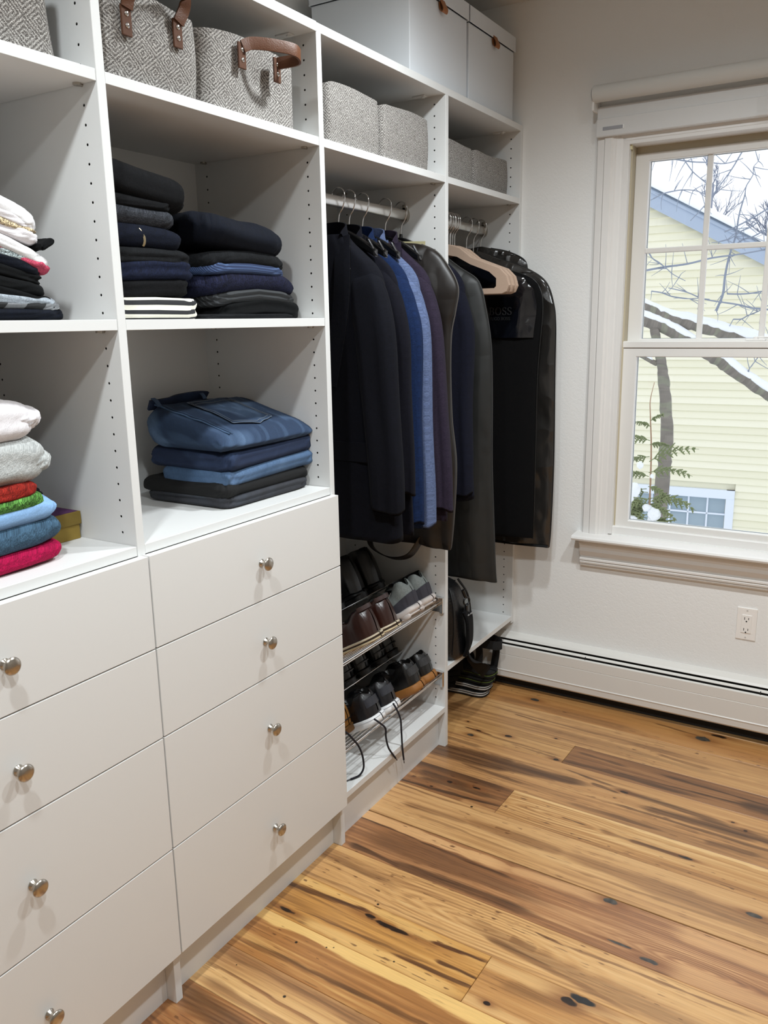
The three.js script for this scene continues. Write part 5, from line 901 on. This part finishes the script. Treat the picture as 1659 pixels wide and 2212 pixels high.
shoe('boot', 'left black ankle boot on the back tier of the upper rack', 'shoe', gU, [-0.172, 0.602, 0.842], 0.50, 0.02);
shoe('boot', 'right black ankle boot on the back tier of the upper rack', 'shoe', gU, [-0.172, 0.602, 0.735], 0.50, -0.03);
shoe('dress', 'dark shoe half hidden by the drawers on the back tier of the upper rack', 'shoe', gU, [-0.172, 0.602, 0.975], 0.48, 0.02);
shoe('court', 'left navy sneaker with a white sole and loose laces', 'shoe', gL, [-0.020, yLo, 0.996], PT, 0.04);
shoe('court', 'right navy sneaker with a white sole and loose laces', 'shoe', gL, [-0.020, yLo, 0.905], PT, 0.0);
shoe('gum', 'left black sneaker with a thick tan gum sole', 'shoe', gL, [-0.018, yLo, 0.735], PT, 0.09);
shoe('gum', 'right black sneaker with a tan gum sole, next to the upright', 'shoe', gL, [-0.018, yLo, 0.652], PT, 0.02);
shoe('dress', 'leftmost of four polished black shoes on the back tier of the lower rack', 'shoe', gL, [-0.172, 0.332, 0.922], 0.50);
shoe('dress', 'second of four polished black shoes on the back tier of the lower rack', 'shoe', gL, [-0.172, 0.332, 0.832], 0.50);
shoe('dress', 'third of four polished black shoes on the back tier of the lower rack', 'shoe', gL, [-0.172, 0.332, 0.725], 0.50);
shoe('dress', 'rightmost of four polished black shoes on the back tier of the lower rack', 'shoe', gL, [-0.172, 0.332, 0.652], 0.50);
shoe('tan', 'tan suede shoe behind the navy sneakers', 'shoe', gL, [-0.092, 0.248, 1.06], 0.42, 0.1);
for (const o of scene.children) if (o.userData) delete o.userData.base;
// loose laces hanging in front of the lower rack
{
  const lm = std(0x15131c, 0.9);
  const lace = (label, pts) => { const t = thing('shoelace', label, 'shoelace', pts[0]); const L = pts.map(p => [p[0] - pts[0][0], p[1] - pts[0][1], p[2] - pts[0][2]]); mesh('cord', tube(L, 0.0030, 60, 7), lm, t); const n = L.length - 1, d = new THREE.Vector3(...L[n]).sub(new THREE.Vector3(...L[n - 1])).normalize().multiplyScalar(0.014); mesh('aglet', rod(L[n], [L[n][0] + d.x, L[n][1] + d.y, L[n][2] + d.z], 0.0015, 8), std(0x1c1a1f, 0.4), t); };
  lace('dark shoelace hanging straight down beside the white sole', [[-0.02, 0.298, 0.930], [-0.004, 0.288, 0.938], [0.006, 0.255, 0.931], [0.006, 0.21, 0.925], [0.004, 0.15, 0.917], [0.003, 0.098, 0.907]]);
  lace('dark wavy shoelace in the middle, hanging over the bottom shelf edge', [[-0.02, 0.296, 1.044], [-0.004, 0.288, 1.042], [0.006, 0.262, 1.022], [0.004, 0.23, 1.016], [0.004, 0.19, 1.004], [0.003, 0.15, 0.975], [0.003, 0.128, 0.958]]);
  lace('dark shoelace ending in a curl on the bottom shelf, nearest the drawers', [[-0.03, 0.33, 1.205], [-0.012, 0.327, 1.205], [-0.004, 0.30, 1.185], [-0.003, 0.26, 1.155], [-0.003, 0.215, 1.136], [-0.006, 0.175, 1.131], [-0.012, 0.160, 1.142], [-0.020, 0.1565, 1.158], [-0.026, 0.156, 1.170]]);
}

// ---------------------------------------------------------------- black bag, sandals below it
{
  const t = thing('messenger_bag', 'black padded shoulder bag on the low shelf of the last bay', 'bag', [-0.15, 0.2987, 0.495]);
  const nyl = phys(0x0d0d0f, 0.38, { bumpMap: retile(fuzzBump, 6), bumpScale: 0.0012, clearcoat: 0.2, clearcoatRoughness: 0.4 });
  mesh('bag_body', sweep([[0.0, 0, 0, 0.150, 0.070], [0.02, 0, 0, 0.160, 0.082], [0.10, 0, 0, 0.158, 0.083], [0.19, -0.004, 0, 0.156, 0.080], [0.245, -0.010, 0, 0.148, 0.070], [0.275, -0.022, 0, 0.128, 0.052], [0.289, -0.045, 0, 0.085, 0.028]], { seed: 31, fold: 0.008, e: 3.4, freq: 6 }), nyl, t);
  mesh('front_flap', grid(20, 24, (u, v) => { const x = lerp(-0.13, 0.145, u), a = v * 1.9; return [x, 0.292 - (v < 0.35 ? 0.02 * (v / 0.35) ** 2 : 0.02 + (v - 0.35) * 0.30), 0.02 + Math.min(1, v / 0.35) * 0.068 + 0.004 * Math.sin(u * 9 + v * 4)]; }), phys(0x0b0b0c, 0.4, { side: THREE.DoubleSide }), t);
  mesh('edge_piping', [tube([[0.152, 0.03, 0.062], [0.160, 0.12, 0.066], [0.150, 0.22, 0.058], [0.12, 0.275, 0.042], [0.05, 0.292, 0.02]], 0.004, 40, 8), tube([[0.152, 0.03, -0.062], [0.160, 0.12, -0.066], [0.150, 0.22, -0.058], [0.12, 0.275, -0.042]], 0.004, 40, 8)], M.black, t);
  const B = p => [p[0] + 0.15, p[1] - 0.2987, p[2] - 0.495];
  mesh('strap_ring', [new THREE.TorusGeometry(0.0135, 0.0034, 10, 24).rotateY(1.2).translate(...B([0.020, 0.508, 0.484])), rod(B([0.010, 0.550, 0.494]), B([0.018, 0.520, 0.486]), 0.0065, 10)], std(0x101011, 0.3), t);
  mesh('swivel_hook', [box(-0.006, -0.028, -0.012, 0.006, 0.012, 0.012, 0.005).translate(...B([0.021, 0.486, 0.482]))], std(0x151516, 0.3), t);
  const nylon = cloth(0x0c0c0e, { vary: 0.3, bump: 0.0008 });
  mesh('shoulder_pad', ribbon([[0.018, 0.476, 0.486], [0.028, 0.45, 0.484], [0.030, 0.40, 0.478], [0.026, 0.345, 0.474], [0.016, 0.312, 0.472]].map(B), [[0.25, 0, 1], [0.25, 0, 1]], 0.074, 0.012, 30), nylon, t);
  mesh('pad_slot', [box(-0.001, -0.0025, -0.026, 0.002, 0.0025, -0.004, 0.001).translate(...B([0.0335, 0.462, 0.487])), box(-0.001, -0.0025, 0.004, 0.002, 0.0025, 0.026, 0.001).translate(...B([0.0335, 0.462, 0.487]))], std(0x8b8b8b, 0.4), t);
  mesh('strap', ribbon([[0.018, 0.318, 0.470], [0.020, 0.285, 0.450], [0.012, 0.232, 0.380], [-0.002, 0.170, 0.285], [-0.018, 0.128, 0.222]].map(B), [[0.3, 0.5, 1], [0.3, 0.6, 0.8], [0.3, 0.7, 0.6]], 0.05, 0.004, 40), nylon, t);
}
{
  const line = std(0x5d6a2c, 0.7), wht = std(0xc9c7c4, 0.7), blk = std(0x0e0e0f, 0.85, { bumpMap: retile(fuzzBump, 12), bumpScale: 0.0006 });
  const sandal = (label, y, dx, dz, yaw, pale, top) => {
    const t = thing('sandal', label, 'sandal', [-0.030 + dx, y, 0.145 + dz], 'stacked sandals on the floor', yaw);
    const L = 0.275, W = 0.049;
    if (pale) { mesh('outsole', soleGeo(L, W, 0, 0.006), blk, t); mesh('midsole', soleGeo(L, W, 0.006, 0.0125, 0.0035), wht, t); mesh('sole_line', soleGeo(L, W, 0.0125, 0.0150, 0.002), blk, t); mesh('footbed', soleGeo(L, W, 0.0150, 0.0205, 0.003), wht, t); mesh('insole', soleGeo(L, W, 0.0205, 0.0235, 0.001), blk, t); }
    else { mesh('outsole', soleGeo(L, W, 0, 0.012), blk, t); mesh('sole_line', soleGeo(L, W, 0.012, 0.0145, 0.0036), line, t); mesh('footbed', soleGeo(L, W, 0.0145, 0.0265, 0.003), blk, t); }
    mesh('toe_strap', ribbon([[-0.15, 0.012, -0.052], [-0.155, 0.05, -0.044], [-0.16, 0.066, 0], [-0.155, 0.05, 0.044], [-0.15, 0.012, 0.052]].map(p => [p[0], top ? p[1] : p[1] * 0.36 + 0.014, p[2]]), [[1, 0.3, 0], [1, 0.3, 0]], 0.07, 0.004, 30), blk, t);
    if (top) {
      mesh('ankle_strap', ribbon([[-0.10, 0.150, -0.045], [-0.045, 0.146, -0.040], [0.012, 0.142, -0.022], [0.026, 0.140, 0.0], [0.012, 0.142, 0.022], [-0.045, 0.148, 0.042], [-0.10, 0.152, 0.050]], [[0, 1, 0], [0, 1, 0]], 0.034, 0.006, 50), blk, t);
      mesh('heel_strap', ribbon([[-0.012, 0.140, -0.036], [-0.016, 0.09, -0.043], [-0.028, 0.022, -0.050]], [[1, 0, 0], [1, 0, 0]], 0.030, 0.004, 16), blk, t); mesh('heel_strap', ribbon([[-0.05, 0.146, 0.044], [-0.045, 0.09, 0.048], [-0.06, 0.022, 0.052]], [[1, 0, 0], [1, 0, 0]], 0.030, 0.004, 16), blk, t);
    }
    return t;
  };
  sandal('lowest of the stacked sandals, black with white sole layers', 0.001, -0.012, 0.012, 0.05, true);
  sandal('second lowest of the stacked sandals, with white sole layers', 0.0255, -0.004, 0.006, 0.0, true);
  sandal('black sandal with a thin green sole line, just under the topmost one', 0.050, 0.004, 0.0, -0.03, false);
  sandal('topmost stacked black sandal with an upright ankle strap', 0.078, 0.012, -0.004, -0.05, false, true);
}

// ---------------------------------------------------------------- outdoors: snow, neighbouring house, trees
const GY = -2.9;
const snowM = std(0xeef2f8, 0.9, { bumpMap: retile(fuzzBump, 20), bumpScale: 0.02 });
struct('ground', new THREE.PlaneGeometry(90, 60).rotateX(-Math.PI / 2).translate(0, GY, -30.3), snowM);
{
  const t = thing('neighbour_house', 'pale yellow clapboard house with a snowy gable roof outside the window', 'house', [-1.1643, GY, -9.625], undefined, THREE.MathUtils.degToRad(4));
  const Y = y => y - GY, sid = [std(0xebe8d0, 0.7), std(0xe7e4cb, 0.7), std(0xeeebd5, 0.7)], white = std(0xdfe7f2, 0.6), slope = 0.556, top = x => 2.805 - slope * x;   // fascia top line
  const EAVE = 2.5, RIDGE = -4.0;
  // clapboards, one by one, each leaning out at its foot
  let k = 0; const pitch = 0.1041;
  const boards = []; for (let i = -8; i < 40; i++) { const y = -1.004 + i * pitch, xr = Math.min(EAVE - 0.1, (2.567 + 0.12 - y) / slope), xl = 2 * RIDGE - xr; if (xr < RIDGE + 0.3) break; boards.push([y, xl, xr]); }
  for (const [y, xl, xr] of boards) {
    const spans = y < -0.90 && y > -2.1 ? [[xl, -1.02], [0.63, xr]] : [[xl, xr]];
    for (const [a, b] of spans) if (b - a > 0.1) mesh('siding_board', runX([[0.0, Y(y)], [0.027, Y(y)], [0.027, Y(y + 0.005)], [0.003, Y(y + pitch + 0.004)], [0.0, Y(y + pitch + 0.004)]], a, b), sid[k++ % 3], t);
  }
  mesh('wall', [box(2 * RIDGE - EAVE + 0.12, 0, -6, EAVE - 0.12, Y(1.25), -0.02), extrude([[2 * RIDGE - EAVE + 0.12, Y(1.24)], [EAVE - 0.12, Y(1.24)], [RIDGE, Y(top(RIDGE) - 0.2)]], 5.9).translate(0, 0, -5.95)], sid[0], t);
  mesh('corner_board', box(EAVE - 0.14, 0, -0.05, EAVE - 0.02, Y(1.2), 0.03), white, t);
  const sl = (s, y0, y1, z0, z1) => { const X = x => s > 0 ? x : 2 * RIDGE - x, p = [[X(RIDGE), Y(top(RIDGE) + y0)], [X(EAVE), Y(top(EAVE) + y0)], [X(EAVE), Y(top(EAVE) + y1)], [X(RIDGE), Y(top(RIDGE) + y1)]]; return extrude(s > 0 ? p : p.reverse(), z1 - z0).translate(0, 0, z0); };
  for (const s of [1, -1]) {
    mesh('fascia_board', [sl(s, -0.24, 0.0, 0.10, 0.135), sl(s, -0.05, 0.0, 0.135, 0.155)], std(0xaab8cb, 0.6), t);
    mesh('drip_edge', sl(s, 0.0, 0.03, -6, 0.17), std(0x6d7c8e, 0.6), t);
    mesh('soffit', sl(s, -0.06, -0.0, -6, 0.10), white, t);
  }
  // snow on the roof, edge lumpy
  for (const s of [1, -1]) mesh('roof_snow', grid(160, 8, (u, v) => { const x = lerp(RIDGE, EAVE, u), h = 0.085 + 0.05 * fbm(x * 2.2, 3, 7, 3) - 0.02 * sstep(0.6, 1, noise(x * 1.1, 5, 9)), z = [0.185, 0.20, 0.20, 0.17, 0.10, -1, -3, -5, -6][Math.round(v * 8)], y = [0.03, 0.045, 0.5 * h + 0.02, h * 0.85 + 0.03, h + 0.03, h + 0.04, h + 0.04, h + 0.04, h + 0.04][Math.round(v * 8)]; return [s > 0 ? x : 2 * RIDGE - x, Y(top(x) + y), z + 0.012 * Math.sin(x * 9)]; }), std(0xf4f7fb, 0.9, { side: THREE.DoubleSide }), t);
  // window with white frame and small panes
  const w = mesh('window', [box(-1.02, Y(-2.02), -0.02, -0.905, Y(-0.995), 0.05, 0.004), box(0.515, Y(-2.02), -0.02, 0.63, Y(-0.995), 0.05, 0.004), box(-1.02, Y(-1.125), -0.02, 0.63, Y(-0.995), 0.055, 0.004), box(-1.02, Y(-2.12), -0.02, 0.63, Y(-2.0), 0.06, 0.004)], white, t);
  const pg = phys(0x93a6b2, 0.08, { clearcoat: 1 });
  for (const [a, b] of [[-0.905, -0.7935], [-0.7935, -0.529], [-0.529, -0.2645], [-0.2645, 0], [0, 0.2645], [0.2645, 0.515]]) for (const [c, d] of [[-1.366, -1.125], [-1.61, -1.366], [-2.0, -1.61]]) mesh('pane', box(a + 0.010, Y(c + 0.010), -0.03, b - 0.010, Y(d - 0.010), -0.012), pg, w);
  mesh('muntin', [...[-0.7935, -0.529, -0.2645, 0, 0.2645].map(x => box(x - 0.012, Y(-2.0), -0.02, x + 0.012, Y(-1.12), 0.01)), ...[-1.366, -1.61].map(y => box(-0.905, Y(y - 0.012), -0.02, 0.515, Y(y + 0.012), 0.01))], white, w);
}
// taper: tube whose radius changes along the way
function taper(pts, r0, r1, seg = 40, rad = 9, rough = 0.12, seed = 1) {
  const c = new THREE.CatmullRomCurve3(pts.map(p => new THREE.Vector3(...p))), fr = c.computeFrenetFrames(seg, false);
  return grid(rad, seg, (u, v) => { const i = Math.round(v * seg), p = c.getPoint(v), a = -u * Math.PI * 2, r = lerp(r0, r1, v) * (1 + rough * (noise(v * seg * 0.7, Math.cos(a) * 2 + 3, seed) - 0.5) * 2), n = fr.normals[i], b = fr.binormals[i]; return [p.x + r * (n.x * Math.cos(a) + b.x * Math.sin(a)), p.y + r * (n.y * Math.cos(a) + b.y * Math.sin(a)), p.z + r * (n.z * Math.cos(a) + b.z * Math.sin(a)), u * 0.2, v * 2]; }, true);
}
// snow lying along the upper side of a branch
function snowOn(pts, r, h, seed, seg = 60) {
  const c = new THREE.CatmullRomCurve3(pts.map(p => new THREE.Vector3(...p)));
  return grid(10, seg, (u, v) => { const p = c.getPoint(v), d = c.getTangent(v), a = u * Math.PI * 2, side = new THREE.Vector3(-d.z, 0, d.x).normalize(), k = (0.55 + 0.75 * fbm(v * seg * 0.12, 2, seed, 3)) * Math.min(1, v * 14, (1 - v) * 14); return [p.x + side.x * r * 0.95 * Math.cos(a), p.y + r * 0.55 + (Math.sin(a) > 0 ? h : r * 0.5) * Math.sin(a) * k, p.z + side.z * r * 0.95 * Math.cos(a)]; }, true);
}
const barkT = dataTex(128, 256, (u, v) => { const n = fbm(u * 10, v * 22, 31, 4), l = sstep(0.55, 0.7, fbm(u * 6 + 3, v * 9, 33, 3)); return [lerp(142, 108, n) + 8 * l, lerp(136, 104, n) + 14 * l, lerp(128, 98, n) + 6 * l]; }, true, 1, 2);
const bark = std(0xffffff, 0.95, { map: barkT, bumpMap: barkT, bumpScale: 0.01 }), barkHazed = std(0x8f98a8, 0.95), snowW = std(0xf3f7fc, 0.9);  // thin-branch bark paled bluish, painting in the bright outdoor haze
{
  const brA = [[-1.6, 1.98, -2.75], [-0.9, 1.76, -3.05], [-0.389, 1.548, -3.287], [-0.226, 1.472, -3.368], [-0.047, 1.412, -3.461], [0.161, 1.345, -3.572], [0.371, 1.268, -3.68], [0.9, 1.06, -3.9]];
  const brB = [[-1.5, 1.80, -2.8], [-0.9, 1.62, -3.0], [-0.387, 1.462, -3.267], [-0.248, 1.404, -3.337], [-0.094, 1.312, -3.405], [0.092, 1.185, -3.485], [0.186, 1.116, -3.524], [0.342, 0.996, -3.588], [0.482, 0.895, -3.647], [0.9, 0.55, -3.8]];
  const t = thing('snowy_tree', 'bare tree with two thick snow-covered limbs crossing the view', 'tree', [-1.8, GY, -2.7]);
  const L = p => [p[0] + 1.8, p[1] - GY, p[2] + 2.7], l = a => a.map(L);
  mesh('trunk', taper(l([[-1.8, GY - 0.05, -2.7], [-1.75, -0.5, -2.72], [-1.62, 1.2, -2.75], [-1.55, 2.2, -2.8], [-1.4, 4.0, -2.9]]), 0.17, 0.09, 40, 14, 0.1, 3), bark, t);
  const A = mesh('limb', taper(l(brA), 0.05, 0.036, 60, 12, 0.16, 4), bark, t), B = mesh('limb', taper(l(brB), 0.05, 0.036, 60, 12, 0.16, 5), bark, t);
  mesh('snow', snowOn(l(brA), 0.040, 0.062, 3), snowW, A); mesh('snow', snowOn(l(brB), 0.040, 0.062, 8), snowW, B);
  // thin branches; start, end, sag, radius
  const tw = [[[-0.45, 2.62, -3.25], [0.2, 2.52, -3.5], 0.05, 0.007], [[-0.30, 2.75, -3.2], [0.0, 2.35, -3.4], 0.03, 0.006], [[0.35, 2.9, -3.6], [-0.10, 2.12, -3.35], 0.05, 0.006], [[0.9, 2.75, -3.8], [0.12, 2.05, -3.45], 0.09, 0.009], [[0.25, 2.85, -3.5], [1.0, 2.35, -3.8], 0.02, 0.022], [[-0.35, 2.30, -3.3], [0.02, 2.28, -3.4], -0.04, 0.005],
    [[-0.4, 1.80, -3.3], [0.5, 1.95, -3.6], 0.0, 0.008], [[0.45, 1.52, -3.6], [-0.2, 1.68, -3.3], 0.03, 0.007], [[0.10, 1.50, -3.5], [0.22, 2.30, -3.5], 0.01, 0.010], [[0.16, 1.95, -3.5], [0.55, 2.15, -3.6], 0.0, 0.006], [[0.22, 2.3, -3.5], [0.30, 2.55, -3.5], 0, 0.004], [[-0.32, 1.66, -3.3], [0.05, 1.60, -3.4], 0.02, 0.005], [[0.15, 1.62, -3.5], [0.6, 1.72, -3.6], 0.04, 0.006], [[-0.38, 1.95, -3.3], [-0.1, 1.72, -3.35], 0.03, 0.005], [[0.2, 1.44, -3.55], [0.5, 1.60, -3.6], 0.02, 0.005], [[0.3, 2.1, -3.55], [0.05, 1.98, -3.4], 0.02, 0.005], [[0.50, 1.30, -3.6], [0.30, 1.05, -3.55], -0.02, 0.006]];
  const r = rng(77), spur = [];
  for (const [a, b, s, rad] of tw) {
    const pts = []; for (let i = 0; i <= 6; i++) { const f = i / 6; pts.push([lerp(a[0], b[0], f) + 0.02 * (r() - 0.5), lerp(a[1], b[1], f) - s * 4 * f * (1 - f) + 0.02 * (r() - 0.5), lerp(a[2], b[2], f)]); }
    mesh('branch', taper(l(pts), rad, rad * 0.45, 24, 6, 0.1, 2), barkHazed, t);
    for (let i = 1; i < 12; i++) { const f = i / 12, k = Math.floor(f * 6), q = pts[k], len = 0.05 + 0.13 * r(), an = r() * 6.28; const e = [q[0] + len * Math.cos(an), q[1] + len * Math.sin(an), q[2] + 0.05 * (r() - 0.5)]; const mid = [(q[0] + e[0]) / 2 + 0.015 * (r() - 0.5), (q[1] + e[1]) / 2 + 0.015 * (r() - 0.5), q[2]]; spur.push(taper(l([q, mid, e]), 0.0032, 0.0012, 6, 5, 0, 1)); }
  }
  mesh('twigs', spur, barkHazed, t).userData.kind = 'stuff';
}
{ // slim trunk of a young tree with a short side limb
  const t = thing('young_tree', 'slim upright grey-brown tree trunk behind the lower pane', 'tree', [-0.11, GY, -3.05]);
  const L = p => [p[0] + 0.11, p[1] - GY, p[2] + 3.05], l = a => a.map(L);
  mesh('trunk', taper(l([[-0.10, GY - 0.05, -2.95], [-0.12, -1.2, -3.0], [-0.128, 0.337, -3.117], [-0.127, 0.436, -3.144], [-0.139, 0.666, -3.198], [-0.179, 0.929, -3.246], [-0.215, 1.12, -3.27], [-0.255, 1.25, -3.29], [-0.295, 1.40, -3.30]]), 0.06, 0.030, 60, 12, 0.12, 6), std(0xffffff, 0.95, { map: barkT, bumpMap: barkT, bumpScale: 0.01 }), t);
  const sl = mesh('limb', taper(l([[-0.25, 1.14, -3.27], [-0.30, 1.165, -3.25], [-0.36, 1.20, -3.22], [-0.5, 1.24, -3.15]]), 0.018, 0.012, 16, 8, 0.1, 7), bark, t);
  mesh('snow', snowOn(l([[-0.28, 1.16, -3.26], [-0.36, 1.20, -3.22], [-0.5, 1.24, -3.15]]), 0.013, 0.02, 2, 20), snowW, sl);
}
{ // small cedar with flat feathery sprays, patches of snow
  const t = thing('cedar', 'young green cedar with clumps of snow outside the lower left pane', 'shrub', [0.24, GY, -1.17]);
  const L = p => [p[0] - 0.24, p[1] - GY, p[2] + 1.17];
  mesh('stem', taper([[0.24, GY - 0.05, -1.1], [0.24, -0.6, -1.14], [0.238, 0.40, -1.192], [0.222, 0.655, -1.251], [0.206, 0.839, -1.291], [0.19, 0.97, -1.31], [0.181, 1.06, -1.325], [0.195, 1.15, -1.33]].map(L), 0.007, 0.0015, 50, 8, 0.1, 3), std(0xa98a72, 0.9), t);
  const r = rng(19), fr = [], greens = std(0x7f8a62, 0.9, { side: THREE.DoubleSide });
  const spray = (a, dir, len, droop) => {      // main rib with side fronds that carry scale-leaf fingers
    const ribs = []; let p = new THREE.Vector3(...a), d = new THREE.Vector3(...dir).normalize(); const pts = [p.clone()];
    for (let i = 0; i < 8; i++) { d.y += droop; d.normalize(); p = p.clone().addScaledVector(d, len / 8); pts.push(p.clone()); }
    ribs.push(taper(pts.map(q => L([q.x, q.y, q.z])), 0.0022, 0.0010, 10, 5, 0, 1));
    const side = new THREE.Vector3().crossVectors(d, new THREE.Vector3(0, 0, 1)).normalize();
    for (let i = 1; i < 8; i++) for (const s of [1, -1]) {
      const o = pts[i], dd = pts[Math.min(8, i + 1)].clone().sub(pts[i - 1]).normalize(), l2 = len * 0.30 * (1 - i / 9.5) * (0.7 + 0.5 * r());
      const e = o.clone().addScaledVector(dd, l2 * 0.75).addScaledVector(side, s * l2 * 0.6); e.y -= 0.012 * r(); e.z += 0.02 * (r() - 0.5);
      const m = o.clone().lerp(e, 0.5); m.y += 0.004;
      ribs.push(taper([o, m, e].map(q => L([q.x, q.y, q.z])), 0.0042, 0.0022, 5, 4, 0.3, i));
      for (const f of [0.35, 0.65]) for (const s2 of [1, -1]) { const q = o.clone().lerp(e, f), w = q.clone().addScaledVector(dd, l2 * 0.24).addScaledVector(side, s2 * l2 * 0.22); ribs.push(taper([q, q.clone().lerp(w, 0.5), w].map(k => L([k.x, k.y, k.z])), 0.0036, 0.0016, 3, 4, 0.2, i)); }
    }
    fr.push(...ribs);
  };
  const list = [[0.93, -1, 0.6, 0.07], [0.96, 1, 0.9, 0.06], [0.86, -1, 0.3, 0.12], [0.84, 0.8, 0.2, 0.08], [0.78, -1, -0.2, 0.14], [0.755, 1, 0.75, 0.21], [0.70, 1, 0.35, 0.18], [0.68, -0.9, 0.2, 0.12], [0.63, 0.7, -0.1, 0.10], [0.60, -1, 0, 0.16], [0.57, 1, 0.15, 0.20], [0.55, 0.9, 0.4, 0.18], [0.52, -1, -0.2, 0.16], [0.50, 0.6, -0.3, 0.14], [0.47, -0.8, 0.1, 0.18], [0.46, 1, -0.1, 0.22], [0.44, 0.5, -0.4, 0.16], [0.41, -1, -0.1, 0.18], [0.40, 1, 0.05, 0.24], [0.37, -0.6, 0.3, 0.18], [0.36, 0.9, -0.25, 0.2], [0.33, -1, 0, 0.2], [0.32, 1, 0.1, 0.24], [0.28, -0.7, 0, 0.2], [0.26, 0.8, 0, 0.22], [0.22, -1, 0, 0.22], [0.2, 1, 0, 0.24]];
  for (const [y, dx, dy, len] of list) { const f = clamp((y - 0.2) / 0.9), x = lerp(0.24, 0.19, f); spray([x, y, lerp(-1.17, -1.31, f)], [dx, dy + 0.1, 0.5 * (r() - 0.5)], len * 1.25, -0.07 - 0.05 * r()); }
  for (let i = 0; i < 34; i++) { const y = 0.18 + 0.50 * r() * (0.5 + 0.5 * r()), f = clamp((y - 0.2) / 0.9), x = lerp(0.24, 0.19, f); spray([x + 0.04 * (r() - 0.5), y, lerp(-1.17, -1.31, f)], [r() < 0.5 ? -1 : 1, 0.5 * r() - 0.2, 1.2 * (r() - 0.5)], lerp(0.24, 0.10, f) * (0.7 + 0.6 * r()), -0.06 - 0.05 * r()); }
  mesh('foliage', fr, greens, t).userData.kind = 'stuff';
  const lump = (x, y, z, rx, ry, s) => { const g = new THREE.IcosahedronGeometry(1, 3), p = g.attributes.position; for (let i = 0; i < p.count; i++) { const n = 0.72 + 0.56 * fbm(p.getX(i) * 1.9 + s, p.getY(i) * 1.9 + p.getZ(i), s, 3); p.setXYZ(i, p.getX(i) * rx * n, p.getY(i) * ry * n, p.getZ(i) * rx * 0.8 * n); } g.computeVertexNormals(); return g.translate(...L([x, y, z])); };
  for (const [x, y, rx, ry] of [[0.155, 0.61, 0.028, 0.045], [0.135, 0.57, 0.022, 0.03], [0.262, 0.50, 0.030, 0.034], [0.225, 0.525, 0.026, 0.02], [0.242, 0.452, 0.018, 0.036], [0.18, 0.745, 0.016, 0.018], [0.238, 0.69, 0.010, 0.012], [0.15, 0.47, 0.030, 0.014], [0.20, 0.435, 0.03, 0.012], [0.30, 0.415, 0.022, 0.022], [0.17, 0.40, 0.016, 0.03], [0.225, 0.385, 0.03, 0.022], [0.28, 0.375, 0.036, 0.016], [0.33, 0.365, 0.05, 0.016], [0.13, 0.375, 0.03, 0.024], [0.12, 0.44, 0.02, 0.03]]) mesh('snow_clump', lump(x, y, -1.20 + 0.03 * (r() - 0.5), rx, ry, x * 40), snowW, t);
}
{ // bare trees far behind the roof
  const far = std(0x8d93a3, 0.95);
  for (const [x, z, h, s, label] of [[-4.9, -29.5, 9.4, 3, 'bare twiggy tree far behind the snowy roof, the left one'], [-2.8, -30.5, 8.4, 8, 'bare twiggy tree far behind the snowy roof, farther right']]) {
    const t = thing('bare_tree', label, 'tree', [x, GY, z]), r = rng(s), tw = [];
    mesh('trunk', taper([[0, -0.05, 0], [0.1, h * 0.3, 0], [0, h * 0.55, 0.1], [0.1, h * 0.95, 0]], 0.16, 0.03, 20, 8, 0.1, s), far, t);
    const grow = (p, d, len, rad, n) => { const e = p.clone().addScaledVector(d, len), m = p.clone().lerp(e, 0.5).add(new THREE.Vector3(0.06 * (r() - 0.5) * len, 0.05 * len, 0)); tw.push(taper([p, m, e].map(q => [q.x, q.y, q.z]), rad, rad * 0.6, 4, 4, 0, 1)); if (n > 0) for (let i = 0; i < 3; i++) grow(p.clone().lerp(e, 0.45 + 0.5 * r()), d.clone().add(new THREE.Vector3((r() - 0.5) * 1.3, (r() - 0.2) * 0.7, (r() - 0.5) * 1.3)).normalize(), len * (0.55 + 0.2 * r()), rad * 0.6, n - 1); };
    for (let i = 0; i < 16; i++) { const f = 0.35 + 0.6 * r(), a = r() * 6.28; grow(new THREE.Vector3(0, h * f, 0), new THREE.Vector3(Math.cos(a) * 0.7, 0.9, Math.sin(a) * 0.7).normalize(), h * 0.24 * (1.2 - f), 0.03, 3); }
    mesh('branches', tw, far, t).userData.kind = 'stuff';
  }
}
renderer.render(scene, camera);
